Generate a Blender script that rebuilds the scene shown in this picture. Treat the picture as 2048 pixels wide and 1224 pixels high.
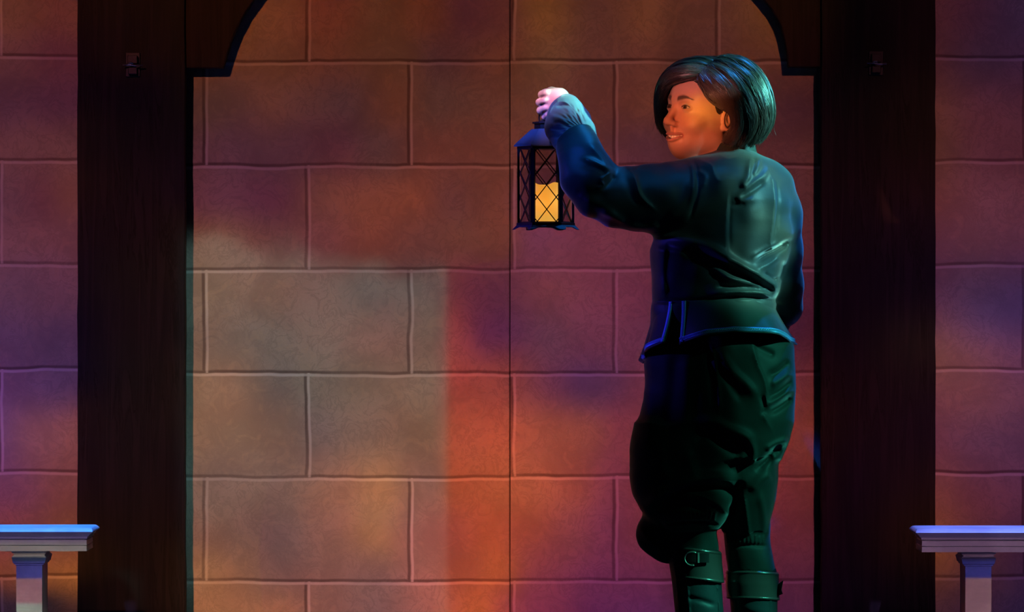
import bpy, math, random
import numpy as np
random.seed(7); rng = np.random.default_rng(7)
for o in list(bpy.data.objects): bpy.data.objects.remove(o, do_unlink=True)
C = bpy.context.scene.collection
sc = bpy.context.scene

# ---------------------------------------------------------------- camera
CAMD, PXM, CZ = 12.0, 830.0, 0.986          # camera distance (m), pixels per metre at the actor, lens height
WALL_Y = 1.25
cam = bpy.data.cameras.new('camera'); camo = bpy.data.objects.new('camera', cam); C.objects.link(camo)
camo.location = (0, -CAMD, CZ); camo.rotation_euler = (math.pi/2, 0, 0)
cam.sensor_width = 36; cam.lens = 36*CAMD*PXM/2048; cam.clip_end = 60
sc.camera = camo

def X(px, y=0.0): return (px-1024)/PXM*(CAMD+y)/CAMD
def Z(py, y=0.0): return CZ+(612-py)/PXM*(CAMD+y)/CAMD
def S(p, y=0.0): return p/PXM*(CAMD+y)/CAMD

# ---------------------------------------------------------------- view, world
sc.view_settings.view_transform = 'Standard'; sc.view_settings.look = 'None'
sc.view_settings.gamma = 1; sc.view_settings.use_curve_mapping = False
sc.view_settings.exposure = 0.0
sc.cycles.use_denoising = True
sc.cycles.max_bounces = 6; sc.cycles.transparent_max_bounces = 16
w = bpy.data.worlds.new('stage_dark'); sc.world = w; w.use_nodes = True
w.node_tree.nodes['Background'].inputs[0].default_value = (0.30, 0.16, 0.36, 1)
w.node_tree.nodes['Background'].inputs[1].default_value = 0.006

# ---------------------------------------------------------------- stage lamps
def lin(c):
    return tuple(((v/255)/12.92 if v/255 <= .04045 else ((v/255+.055)/1.055)**2.4) for v in c)

class NT:
    """small helper for node trees"""
    def __init__(s, nt): s.nt = nt
    def n(s, t, **k):
        nd = s.nt.nodes.new(t)
        for a, b in k.items(): setattr(nd, a, b)
        return nd
    def put(s, sock, v):
        if hasattr(v, 'is_linked') or isinstance(v, bpy.types.NodeSocket): s.nt.links.new(v, sock)
        elif v is not None:
            if sock.type == 'RGBA' and len(v) == 3: v = (*v, 1)
            sock.default_value = v
    def m(s, op, a, b=None, c=None, clamp=False):
        nd = s.n('ShaderNodeMath', operation=op, use_clamp=clamp)
        s.put(nd.inputs[0], a)
        if b is not None: s.put(nd.inputs[1], b)
        if c is not None: s.put(nd.inputs[2], c)
        return nd.outputs[0]
    def rng(s, v, a, b, c=0.0, d=1.0, smooth=True):
        nd = s.n('ShaderNodeMapRange', interpolation_type='SMOOTHSTEP' if smooth else 'LINEAR', clamp=True)
        for i, q in enumerate((v, a, b, c, d)): s.put(nd.inputs[i], q)
        return nd.outputs[0]
    def mix(s, f, a, b, mode='MIX'):
        nd = s.n('ShaderNodeMix', data_type='RGBA', blend_type=mode, clamp_factor=True)
        s.put(nd.inputs[0], f); s.put(nd.inputs[6], a); s.put(nd.inputs[7], b)
        return nd.outputs[2]
    def xyz(s, x, y, z=0.0):
        nd = s.n('ShaderNodeCombineXYZ'); s.put(nd.inputs[0], x); s.put(nd.inputs[1], y); s.put(nd.inputs[2], z)
        return nd.outputs[0]
    def noise(s, vec, scale, detail=2.0, rough=.5, dist=0.0):
        nd = s.n('ShaderNodeTexNoise'); s.put(nd.inputs['Vector'], vec)
        nd.inputs['Scale'].default_value = scale; nd.inputs['Detail'].default_value = detail
        nd.inputs['Roughness'].default_value = rough; nd.inputs['Distortion'].default_value = dist
        return nd

def spot(name, loc, target, power, color, angle, blend=.4, radius=.05):
    from mathutils import Vector
    l = bpy.data.lights.new(name, 'SPOT'); o = bpy.data.objects.new(name, l); C.objects.link(o)
    l.energy = power; l.color = color; l.spot_size = math.radians(angle); l.spot_blend = blend
    l.shadow_soft_size = radius
    o.location = loc; o.rotation_euler = (Vector(target)-Vector(loc)).to_track_quat('-Z', 'Y').to_euler()
    return o, l

WK = 1.0/PXM*(CAMD+WALL_Y)/CAMD
def gobo(name, loc, target, angle, build, gain, radius=.06, plane=WALL_Y):
    """a pattern projector: the glass slide is a node texture looked up where each ray would land on the set wall"""
    o, l = spot(name, loc, target, 1.0, (1, 1, 1), angle, .15, radius)
    l.energy = gain
    l.use_nodes = True
    t = NT(l.node_tree)
    em = [n for n in l.node_tree.nodes if n.type == 'EMISSION'][0]
    g = t.n('ShaderNodeNewGeometry')
    sp = t.n('ShaderNodeSeparateXYZ'); l.node_tree.links.new(g.outputs['Incoming'], sp.inputs[0])
    h = plane-loc[1]; WK = 1.0/PXM*(CAMD+plane)/CAMD
    rx = t.m('DIVIDE', sp.outputs[0], sp.outputs[1]); rz = t.m('DIVIDE', sp.outputs[2], sp.outputs[1])
    wx = t.m('ADD', t.m('MULTIPLY', rx, h), loc[0]); wz = t.m('ADD', t.m('MULTIPLY', rz, h), loc[2])
    px = t.m('ADD', t.m('MULTIPLY', wx, 1/WK), 1024.0)
    py = t.m('SUBTRACT', 612.0, t.m('MULTIPLY', t.m('SUBTRACT', wz, CZ), 1/WK))
    col = build(t, px, py)
    # keystone evening: 1/Dy^3
    dy = t.m('ABSOLUTE', sp.outputs[1])
    st = t.m('DIVIDE', h*h, t.m('MULTIPLY', t.m('MULTIPLY', dy, dy), dy))
    l.node_tree.links.new(col, em.inputs['Color']); l.node_tree.links.new(st, em.inputs['Strength'])
    return o

# wall light and shade put into slide colours: rows of (height, [(across, colour) ...]) in slide units
ROWS = [
 (40,  [(0,(98,45,32)),(130,(92,36,28)),(250,(100,45,30)),(480,(104,50,20)),(560,(108,50,26)),(650,(98,38,20)),(760,(92,44,24)),(860,(92,38,20)),(930,(78,30,34)),(1010,(88,36,32)),(1080,(112,58,26)),(1180,(84,40,32)),(1300,(100,48,30)),(1430,(92,44,34)),(1520,(102,52,26)),(1640,(90,45,22))]),
 (110, [(0,(90,40,42)),(130,(84,30,40)),(250,(92,40,34)),(480,(98,46,22)),(560,(100,48,28)),(640,(92,40,22)),(800,(92,46,30)),(870,(74,34,34)),(1010,(92,40,26)),(1100,(102,56,38)),(1200,(92,44,38)),(1300,(94,42,32)),(1430,(84,38,34)),(1520,(96,44,26)),(1640,(84,34,26))]),
 (210, [(0,(76,32,48)),(130,(72,26,42)),(300,(64,26,44)),(430,(82,44,40)),(540,(98,48,38)),(610,(84,42,38)),(690,(76,40,42)),(790,(100,46,30)),(870,(86,46,40)),(1010,(98,48,38)),(1080,(104,54,42)),(1180,(96,44,40)),(1240,(98,44,38)),(1330,(100,46,34)),(1450,(92,40,36)),(1640,(62,24,38))]),  # dark stops beside the left post carry the bracket's shadow
 (300, [(0,(96,44,50)),(130,(92,42,44)),(300,(74,34,44)),(430,(80,38,52)),(560,(80,38,50)),(680,(82,34,46)),(770,(82,44,46)),(860,(106,48,40)),(1010,(108,50,42)),(1100,(102,48,42)),(1200,(92,42,48)),(1290,(84,38,50)),(1450,(96,40,38)),(1640,(84,36,40))]),
 (400, [(0,(90,42,56)),(80,(92,36,46)),(140,(108,48,44)),(300,(90,42,50)),(430,(92,42,60)),(540,(86,34,54)),(640,(110,54,50)),(740,(124,58,46)),(830,(128,58,44)),(900,(98,48,48)),(1010,(112,52,42)),(1060,(106,48,74)),(1200,(110,46,66)),(1290,(100,42,60)),(1450,(96,42,52)),(1640,(84,36,44))]),
 (480, [(0,(100,46,60)),(130,(100,44,54)),(300,(100,46,50)),(430,(116,64,54)),(560,(104,54,56)),(640,(112,54,60)),(740,(122,56,48)),(850,(108,54,52)),(920,(110,56,50)),(1010,(114,54,46)),(1060,(112,50,80)),(1180,(114,48,72)),(1290,(106,44,66)),(1450,(100,44,56)),(1640,(90,36,46))]),
 (580, [(0,(90,44,70)),(130,(88,40,62)),(300,(104,56,50)),(430,(120,72,58)),(540,(118,68,58)),(640,(108,62,62)),(740,(86,54,62)),(820,(92,56,62)),(900,(112,48,56)),(950,(100,40,60)),(1010,(92,38,62)),(1100,(122,56,72)),(1200,(116,50,76)),(1290,(102,40,66)),(1450,(88,32,58)),(1640,(80,28,54))]),
 (670, [(0,(78,36,74)),(130,(70,32,66)),(300,(106,56,54)),(430,(110,66,58)),(550,(92,58,58)),(640,(104,60,60)),(740,(116,62,60)),(870,(108,60,54)),(915,(148,60,66)),(960,(96,36,70)),(1010,(90,36,74)),(1090,(100,52,80)),(1200,(108,48,76)),(1290,(98,42,72)),(1450,(80,30,52)),(1640,(70,22,44))]),
 (770, [(0,(88,38,86)),(130,(72,34,74)),(300,(104,60,52)),(440,(140,82,60)),(560,(88,56,60)),(640,(90,60,58)),(720,(108,66,58)),(800,(122,74,64)),(900,(160,64,60)),(1000,(140,58,56)),(1060,(124,54,62)),(1110,(104,46,78)),(1160,(82,40,84)),(1220,(88,42,80)),(1290,(110,46,72)),(1450,(110,44,50)),(1640,(110,42,50))]),
 (860, [(0,(104,50,100)),(90,(128,62,74)),(140,(124,58,54)),(300,(110,60,50)),(450,(134,80,62)),(560,(116,68,60)),(640,(92,52,60)),(700,(112,62,58)),(860,(136,74,54)),(930,(180,78,60)),(1000,(184,76,58)),(1080,(170,78,66)),(1180,(150,70,66)),(1230,(128,52,70)),(1290,(122,48,66)),(1450,(128,50,50)),(1640,(128,52,44))]),
 (980, [(0,(110,46,82)),(140,(118,52,50)),(300,(110,58,48)),(420,(110,58,56)),(560,(112,60,58)),(680,(150,76,58)),(760,(176,96,58)),(830,(140,66,56)),(930,(182,80,54)),(1000,(186,84,56)),(1060,(186,86,64)),(1150,(166,72,66)),(1220,(130,52,74)),(1290,(118,44,64)),(1450,(120,44,52)),(1640,(116,42,48))]),
 (1070,[(0,(118,46,58)),(140,(126,60,44)),(300,(110,58,48)),(420,(120,60,52)),(560,(100,52,60)),(680,(140,68,60)),(760,(170,92,58)),(830,(150,68,64)),(900,(170,72,66)),(980,(194,80,56)),(1060,(168,70,60)),(1130,(142,60,72)),(1210,(118,46,80)),(1290,(116,44,66)),(1450,(110,40,56)),(1640,(104,38,56))]),
 (1150,[(0,(130,60,40)),(140,(150,78,34)),(300,(112,60,44)),(420,(150,82,48)),(480,(140,74,54)),(560,(112,58,60)),(680,(128,66,64)),(760,(122,62,66)),(850,(160,72,66)),(930,(180,78,62)),(1000,(200,88,56)),(1060,(140,56,70)),(1200,(110,42,82)),(1290,(104,40,76)),(1450,(96,34,66)),(1640,(90,34,62))]),
 (1190,[(0,(60,30,40)),(60,(46,24,34)),(100,(40,22,24)),(150,(96,48,26)),(300,(110,58,44)),(420,(156,86,56)),(560,(138,74,62)),(640,(134,70,68)),(750,(120,66,72)),(850,(160,74,72)),(960,(198,86,60)),(1010,(180,74,68)),(1060,(140,54,78)),(1200,(104,40,84)),(1290,(100,38,84)),(1450,(92,34,72)),(1640,(84,32,64))]),  # dark stops at the left stand in for the bench's cast shadow
 (1220,[(0,(40,20,44)),(60,(36,20,30)),(140,(46,22,24)),(300,(110,58,44)),(420,(160,90,62)),(560,(160,86,66)),(640,(140,72,70)),(750,(118,66,76)),(850,(160,76,76)),(960,(206,92,60)),(1010,(170,66,74)),(1080,(140,52,86)),(1200,(96,36,86)),(1290,(96,38,92)),(1450,(90,34,80)),(1640,(80,30,66))]),
]
for _y, _st in ROWS:      # an upright edge of light is put into the slide colours low down
    if 560 < _y < 1000:
        a_ = [q for q in _st if q[0] < 884][-1][1]; b_ = [q for q in _st if q[0] > 892][0][1]
        _st[:] = sorted([q for q in _st if not 858 < q[0] < 902]+[(881, tuple(v*.92 for v in a_)), (895, tuple(v*.98 for v in b_))])
ROWS_R = [  # right side of the wall, its light and shade likewise put into colours
 (40,  [(1640,(30,16,16)),(1860,(72,28,32)),(1920,(60,22,36)),(2048,(50,26,56))]),
 (130, [(1640,(24,14,18)),(1860,(72,28,28)),(1950,(54,26,48)),(2048,(56,24,50))]),
 (230, [(1640,(60,30,30)),(1870,(92,42,34)),(1950,(84,34,44)),(2048,(78,32,46))]),
 (300, [(1640,(70,30,34)),(1870,(92,44,30)),(1950,(84,34,42)),(2048,(84,34,46))]),
 (400, [(1640,(84,34,44)),(1870,(108,46,46)),(1950,(102,46,60)),(2048,(96,42,56))]),
 (480, [(1640,(84,34,50)),(1870,(98,42,62)),(1950,(100,46,62)),(2048,(92,40,60))]),
 (580, [(1640,(76,28,52)),(1870,(72,32,60)),(1950,(68,36,66)),(2048,(60,32,74))]),
 (640, [(1640,(76,26,52)),(1870,(100,48,66)),(1950,(80,46,90)),(2048,(74,42,96))]),
 (700, [(1640,(72,24,46)),(1870,(136,74,62)),(1950,(128,64,68)),(2048,(104,50,84))]),
 (790, [(1640,(100,38,44)),(1870,(118,54,54)),(1950,(126,60,62)),(2048,(104,48,66))]),
 (880, [(1640,(110,42,44)),(1870,(108,44,56)),(1950,(92,42,64)),(2048,(84,38,66))]),
 (1000,[(1640,(84,30,60)),(1870,(124,54,48)),(1950,(100,38,52)),(2048,(92,38,66))]),
 (1100,[(1640,(70,26,60)),(1870,(130,62,34)),(1950,(80,36,40)),(2048,(60,26,60))]),
 (1220,[(1640,(60,22,60)),(1870,(60,28,40)),(1950,(50,24,50)),(2048,(40,22,60))]),
]
WALL_ALB = (.52, .42, .36)
GEL = (1.0, 1.06, .82)
def slide(rows, x0, x1):
    def build(t, px, py):
        # soften the grid by wobbling the lookup
        nv = t.noise(t.xyz(t.m('MULTIPLY', px, .01), t.m('MULTIPLY', py, .01)), .9, 3, .55)
        ns = t.n('ShaderNodeSeparateColor'); t.nt.links.new(nv.outputs['Color'], ns.inputs[0])
        pxw = t.m('ADD', px, t.m('MULTIPLY', t.m('SUBTRACT', ns.outputs[0], .5), 70.0))
        pyw = t.m('ADD', py, t.m('MULTIPLY', t.m('SUBTRACT', ns.outputs[1], .5), 70.0))
        calm = t.rng(t.m('ABSOLUTE', t.m('SUBTRACT', px, 888.0)), 12, 90)
        pxw = t.m('ADD', px, t.m('MULTIPLY', t.m('SUBTRACT', pxw, px), calm))
        u = t.rng(pxw, x0, x1, 0.0, 1.0, False)
        col = None; prev = None
        for y, stops in rows:
            r = t.n('ShaderNodeValToRGB'); cr = r.color_ramp; cr.interpolation = 'EASE'
            t.nt.links.new(u, r.inputs[0])
            st = [(min(1, max(0, (a-x0)/(x1-x0))), lin(c)) for a, c in stops]
            cr.elements[0].position = st[0][0]; cr.elements[0].color = (*[v/a*g_ for v, a, g_ in zip(st[0][1], WALL_ALB, GEL)], 1)
            cr.elements[1].position = st[-1][0]; cr.elements[1].color = (*[v/a*g_ for v, a, g_ in zip(st[-1][1], WALL_ALB, GEL)], 1)
            for p, c in st[1:-1]:
                e = cr.elements.new(p); e.color = (*[v/a*g_ for v, a, g_ in zip(c, WALL_ALB, GEL)], 1)
            if col is None: col = r.outputs[0]
            else: col = t.mix(t.rng(pyw, prev, y), col, r.outputs[0])
            prev = y
        return col
    return build

def masked(build, mask):
    def f(t, px, py): return t.mix(mask(t, px, py), (0, 0, 0), build(t, px, py))
    return f

def mask_left(t, px, py):
    return t.m('MULTIPLY', t.rng(px, 1290, 1360, 1.0, 0.0), t.rng(py, 1240, 1300, 1.0, 0.0))
def mask_right(t, px, py):
    return t.m('MULTIPLY', t.rng(px, 1290, 1360, 0.0, 1.0), t.rng(py, 1240, 1300, 1.0, 0.0))
def both(t, px, py):
    return t.mix(t.rng(px, 1648, 1660), slide(ROWS, 0, 1640)(t, px, py), slide(ROWS_R, 1640, 2048)(t, px, py))
def green(t, px, py):
    nv = t.noise(t.xyz(t.m('MULTIPLY', px, .01), t.m('MULTIPLY', py, .01)), .8, 2, .5).outputs[0]
    pyw = t.m('ADD', py, t.m('MULTIPLY', t.m('SUBTRACT', nv, .5), 150.0))
    skew = t.m('ADD', pyw, t.m('MULTIPLY', px, -.17))
    m = t.rng(skew, 370, 450)
    m = t.m('MULTIPLY', m, t.rng(px, 886, 900, 1.0, 0.0))
    m = t.m('MULTIPLY', m, t.rng(px, 340, 372, 0.0, 1.0))
    m = t.m('MULTIPLY', m, t.rng(py, 1000, 1330, 1.0, .25))
    m = t.m('MULTIPLY', m, t.rng(nv, .3, .7, .75, 1.1))
    edge = t.rng(px, 378, 396, 1.0, 0.0)
    c = t.mix(edge, (.125, .215, .195), (.08, .18, .185))
    return t.mix(m, (0, 0, 0), c)


GK = 4*math.pi*math.pi
gobo('projector_left', (-2.3, -4.2, 3.7), (-.1, 1.25, 1.0), 62, masked(slide(ROWS, 0, 1640), mask_left), GK*.90, .03)
gobo('projector_right', (2.2, -4.2, 3.7), (.9, 1.25, 1.0), 58, masked(both, mask_right), GK*.80)
gobo('projector_green', (-.3, -5.5, 3.8), (-.5, 1.25, .8), 40, green, GK*.65, .012)
# ---------------------------------------------------------------- object helpers
def tag(o, label=None, cat=None, group=None, kind=None):
    if label: o['label'] = label
    if cat: o['category'] = cat
    if group: o['group'] = group
    if kind: o['kind'] = kind
    return o
def empty(name, loc, label, cat, group=None):
    o = bpy.data.objects.new(name, None); C.objects.link(o); o.location = loc; o.empty_display_size = .05
    return tag(o, label, cat, group)
def mesh(name, verts, faces, mat, parent=None, smooth=False, autos=None):
    me = bpy.data.meshes.new(name)
    verts = np.asarray(verts, dtype=np.float64)
    if parent is not None and parent.type == 'EMPTY' : verts = verts-np.array(parent.location)
    elif parent is not None and parent.parent is not None: verts = verts-np.array(parent.parent.location)
    me.from_pydata(verts.tolist(), [], [list(map(int, f)) for f in faces])
    me.materials.append(mat)
    if smooth: me.polygons.foreach_set('use_smooth', [True]*len(me.polygons))
    me.update()
    o = bpy.data.objects.new(name, me); C.objects.link(o)
    if parent is not None: o.parent = parent
    if autos:
        try: me.set_sharp_from_angle(angle=math.radians(autos))
        except Exception: pass
    return o
class MB:
    def __init__(s): s.v = []; s.f = []
    def add(s, v, f):
        n = len(s.v); s.v += [tuple(map(float, p)) for p in v]; s.f += [[i+n for i in q] for q in f]
    def box(s, x0, x1, y0, y1, z0, z1):
        s.add([(x0,y0,z0),(x1,y0,z0),(x1,y1,z0),(x0,y1,z0),(x0,y0,z1),(x1,y0,z1),(x1,y1,z1),(x0,y1,z1)],
              [(0,3,2,1),(4,5,6,7),(0,1,5,4),(1,2,6,5),(2,3,7,6),(3,0,4,7)])
    def bar(s, a, b, wv, tv):
        """rectangular bar from a to b, half-width vectors wv, tv"""
        a, b, wv, tv = map(np.array, (a, b, wv, tv))
        v = [p+i*wv+j*tv for p in (a, b) for i, j in ((-1,-1),(1,-1),(1,1),(-1,1))]
        s.add(v, [(0,1,2,3),(7,6,5,4),(0,4,5,1),(1,5,6,2),(2,6,7,3),(3,7,4,0)])
    def tube(s, pts, r, n=8, closed=False, caps=True):
        pts = np.array(pts, float); m = len(pts)
        r = np.broadcast_to(np.array(r, float), (m,))
        if closed: tan = np.roll(pts, -1, 0)-np.roll(pts, 1, 0)
        else: tan = np.gradient(pts, axis=0)
        tan /= np.linalg.norm(tan, axis=1)[:, None]+1e-12
        up = np.array([0, 0, 1.]) if abs(tan[0][2]) < .9 else np.array([0, 1., 0])
        vs = []
        u = up
        for i in range(m):
            u = u-tan[i]*np.dot(u, tan[i]); u /= np.linalg.norm(u)+1e-12
            w_ = np.cross(tan[i], u)
            for k in range(n):
                a = 2*math.pi*k/n; vs.append(pts[i]+r[i]*(math.cos(a)*u+math.sin(a)*w_))
        f = []
        for i in range(m if closed else m-1):
            j = (i+1) % m
            for k in range(n):
                l = (k+1) % n; f.append((i*n+k, i*n+l, j*n+l, j*n+k))
        if not closed and caps: f += [tuple(range(n-1, -1, -1)), tuple((m-1)*n+k for k in range(n))]
        s.add(vs, f)
    def rings(s, rings, closed_ring=True, cap=True):
        m = len(rings); n = len(rings[0]); v = [p for r in rings for p in r]; f = []
        for i in range(m-1):
            for k in range(n if closed_ring else n-1):
                l = (k+1) % n; f.append((i*n+k, i*n+l, (i+1)*n+l, (i+1)*n+k))
        if cap: f += [tuple(range(n-1, -1, -1)), tuple((m-1)*n+k for k in range(n))]
        s.add(v, f)
    def prism(s, poly, y0, y1):
        """poly in x,z extruded along y"""
        n = len(poly)
        v = [(x, y0, z) for x, z in poly]+[(x, y1, z) for x, z in poly]
        f = [tuple(range(n)), tuple(range(2*n-1, n-1, -1))]+[(i, i+n, (i+1) % n+n, (i+1) % n) for i in range(n)]
        s.add(v, f)
    def build(s, name, mat, parent=None, smooth=False, autos=None, bevel=0):
        o = mesh(name, s.v, s.f, mat, parent, smooth or bool(autos), autos)
        if bevel:
            b = o.modifiers.new('bevel', 'BEVEL'); b.width = bevel; b.segments = 2; b.limit_method = 'ANGLE'
        return o

# ---------------------------------------------------------------- materials
def mat(name, base, rough=.5, metal=0., spec=.5, bump=None, sheen=0., var=None, sss=0., emis=None, coat=0., sheen_tint=(1,1,1)):
    m = bpy.data.materials.new(name); m.use_nodes = True; t = NT(m.node_tree); b = m.node_tree.nodes['Principled BSDF']
    co = t.n('ShaderNodeTexCoord').outputs['Object']
    if var:   # (scale, colour2, detail)
        nz = t.noise(co, var[0], var[2], .6)
        base = t.mix(t.rng(nz.outputs[0], .35, .65), base, var[1])
    t.put(b.inputs['Base Color'], base)
    b.inputs['Roughness'].default_value = rough; b.inputs['Metallic'].default_value = metal
    b.inputs['Specular IOR Level'].default_value = spec
    if sheen:
        b.inputs['Sheen Weight'].default_value = sheen; b.inputs['Sheen Roughness'].default_value = .35
        b.inputs['Sheen Tint'].default_value = (*sheen_tint, 1)
    if sss:
        b.inputs['Subsurface Weight'].default_value = sss; b.inputs['Subsurface Radius'].default_value = (.012, .005, .003)
        b.inputs['Subsurface Scale'].default_value = .6
    if coat: b.inputs['Coat Weight'].default_value = coat
    if emis:
        b.inputs['Emission Color'].default_value = (*emis[0], 1); b.inputs['Emission Strength'].default_value = emis[1]
    if bump:  # list of (scale, strength, distance, stretch)
        last = None
        for sc_, st, di, stretch in bump:
            mp = t.n('ShaderNodeMapping'); m.node_tree.links.new(co, mp.inputs[0]); mp.inputs['Scale'].default_value = stretch
            nz = t.noise(mp.outputs[0], sc_, 3, .55)
            bp = t.n('ShaderNodeBump'); bp.inputs['Strength'].default_value = st; bp.inputs['Distance'].default_value = di
            m.node_tree.links.new(nz.outputs[0], bp.inputs['Height'])
            if last: m.node_tree.links.new(last, bp.inputs['Normal'])
            last = bp.outputs[0]
        m.node_tree.links.new(last, b.inputs['Normal'])
    return m

def wall_mat(name, row0, phase=0):
    """scenic painted stone blocks: light and dark painted joint lines, sponge mottling, scumbled squiggles"""
    m = bpy.data.materials.new(name); m.use_nodes = True; t = NT(m.node_tree); b = m.node_tree.nodes['Principled BSDF']
    co = t.n('ShaderNodeTexCoord').outputs['Object']
    sp = t.n('ShaderNodeSeparateXYZ'); m.node_tree.links.new(co, sp.inputs[0])
    # drawing units: 1 = one painted block module / 1000
    px = t.m('ADD', t.m('MULTIPLY', sp.outputs[0], 1/WK), 1024.0)
    py = t.m('SUBTRACT', 612.0, t.m('MULTIPLY', t.m('SUBTRACT', sp.outputs[2], CZ), 1/WK))
    wob = t.noise(co, 7.0, 2, .5); ws = t.n('ShaderNodeSeparateColor'); m.node_tree.links.new(wob.outputs['Color'], ws.inputs[0])
    pxw = t.m('ADD', px, t.m('MULTIPLY', t.m('SUBTRACT', ws.outputs[0], .5), 11.0))
    pyw = t.m('ADD', py, t.m('MULTIPLY', t.m('SUBTRACT', ws.outputs[1], .5), 11.0))
    H, W = 207.8, 410.0
    r = t.m('DIVIDE', t.m('SUBTRACT', pyw, row0-4*H), H)
    ri = t.m('FLOOR', r); fy = t.m('MULTIPLY', t.m('SUBTRACT', r, ri), H)
    par = t.m('MODULO', t.m('ADD', ri, float(phase)), 2.0)
    q = t.m('DIVIDE', t.m('ADD', t.m('SUBTRACT', pxw, 410-4*W), t.m('MULTIPLY', par, W/2)), W)
    fx = t.m('MULTIPLY', t.m('SUBTRACT', q, t.m('FLOOR', q)), W)
    def line(f, L, c, w_, soft):   # soft-edged line centred at c along the wrapped coordinate f with period L
        d = t.m('ABSOLUTE', t.m('SUBTRACT', t.m('WRAP', t.m('SUBTRACT', f, c), L/2, -L/2), 0.0))
        return t.rng(d, w_, w_+soft, 1.0, 0.0)
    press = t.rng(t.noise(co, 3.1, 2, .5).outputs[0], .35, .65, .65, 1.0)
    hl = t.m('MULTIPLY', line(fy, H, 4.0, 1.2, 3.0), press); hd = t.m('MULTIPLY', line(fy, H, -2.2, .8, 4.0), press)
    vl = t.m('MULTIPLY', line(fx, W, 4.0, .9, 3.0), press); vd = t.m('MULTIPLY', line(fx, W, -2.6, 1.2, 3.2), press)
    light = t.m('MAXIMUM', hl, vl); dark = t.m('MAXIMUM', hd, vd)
    # mottling
    n1 = t.noise(co, 5.0, 4, .6, .6).outputs[0]
    n2 = t.noise(co, 19.0, 5, .62, 1.3).outputs[0]
    n3 = t.noise(co, 95.0, 4, .7, 1.2).outputs[0]
    sq = t.m('ABSOLUTE', t.m('SUBTRACT', n2, .5))
    squig = t.rng(sq, 0.0, .050, 1.0, 0.0)
    base = t.mix(t.rng(n1, .3, .7), tuple(v*.80 for v in WALL_ALB), tuple(v*1.12 for v in WALL_ALB))
    base = t.mix(t.m('MULTIPLY', squig, t.rng(n1, .35, .6, .12, .42)), base, tuple(v*.62 for v in WALL_ALB))
    base = t.mix(t.rng(n2, .52, .70, 0, .45), base, (.60, .46, .35))
    base = t.mix(t.rng(n3, .3, .7, 0, .30), base, tuple(v*.78 for v in WALL_ALB))
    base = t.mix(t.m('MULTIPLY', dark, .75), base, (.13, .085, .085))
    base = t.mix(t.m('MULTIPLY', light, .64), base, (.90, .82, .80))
    t.put(b.inputs['Base Color'], base); b.inputs['Roughness'].default_value = .85
    b.inputs['Specular IOR Level'].default_value = .15
    bp = t.n('ShaderNodeBump'); bp.inputs['Strength'].default_value = .25; bp.inputs['Distance'].default_value = .004
    m.node_tree.links.new(n3, bp.inputs['Height']); m.node_tree.links.new(bp.outputs[0], b.inputs['Normal'])
    return m

def wood_mat(name, c1, c2, rough=.6, spec=.3):
    m = bpy.data.materials.new(name); m.use_nodes = True; t = NT(m.node_tree); b = m.node_tree.nodes['Principled BSDF']
    co = t.n('ShaderNodeTexCoord').outputs['Object']
    mp = t.n('ShaderNodeMapping'); m.node_tree.links.new(co, mp.inputs[0]); mp.inputs['Scale'].default_value = (22, 22, 1.1)
    g = t.noise(mp.outputs[0], 1.6, 6, .62, 1.4).outputs[0]
    k = t.noise(co, 3.0, 2, .5, .3).outputs[0]
    crack = t.rng(t.m('ABSOLUTE', t.m('SUBTRACT', g, .5)), 0, .03, 1.0, 0.0)
    base = t.mix(t.rng(g, .3, .7), c1, c2)
    base = t.mix(t.m('MULTIPLY', crack, t.rng(k, .45, .6)), base, tuple(v*.3 for v in c1))
    t.put(b.inputs['Base Color'], base); b.inputs['Roughness'].default_value = rough; b.inputs['Specular IOR Level'].default_value = spec
    bp = t.n('ShaderNodeBump'); bp.inputs['Strength'].default_value = .4; bp.inputs['Distance'].default_value = .004
    m.node_tree.links.new(g, bp.inputs['Height']); m.node_tree.links.new(bp.outputs[0], b.inputs['Normal'])
    return m
# ---------------------------------------------------------------- the set
M = {}
M['timber'] = wood_mat('black_brown_timber', (.009, .008, .011), (.022, .016, .020), .65, .25)
M['bracket'] = wood_mat('bracket_timber', (.018, .011, .012), (.034, .020, .022), .7, .2)
M['iron'] = mat('dull_iron', (.05, .045, .06), .45, .8)
M['benchp'] = mat('whitewashed_wood', (.62, .56, .58), .42, var=(9, (.46, .40, .44), 5), bump=[(14, .35, .004, (.35, 1, 2.2)), (60, .2, .002, (.3, 1, 1))])
M['floor'] = mat('stage_floor', (.025, .022, .024), .5, bump=[(8, .2, .004, (1, 1, 1))])

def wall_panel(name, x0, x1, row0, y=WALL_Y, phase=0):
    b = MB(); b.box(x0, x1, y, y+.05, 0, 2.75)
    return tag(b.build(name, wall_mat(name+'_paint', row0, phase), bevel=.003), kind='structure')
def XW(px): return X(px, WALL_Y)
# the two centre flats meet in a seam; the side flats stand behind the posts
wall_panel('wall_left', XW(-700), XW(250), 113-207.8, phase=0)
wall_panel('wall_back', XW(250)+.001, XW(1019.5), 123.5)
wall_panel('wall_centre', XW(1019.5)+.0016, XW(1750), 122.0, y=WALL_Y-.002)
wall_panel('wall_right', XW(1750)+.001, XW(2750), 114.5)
b = MB(); b.box(-3.2, 3.6, -2.5, WALL_Y+.6, -.06, 0); tag(b.build('floor', M['floor']), kind='structure')

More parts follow.
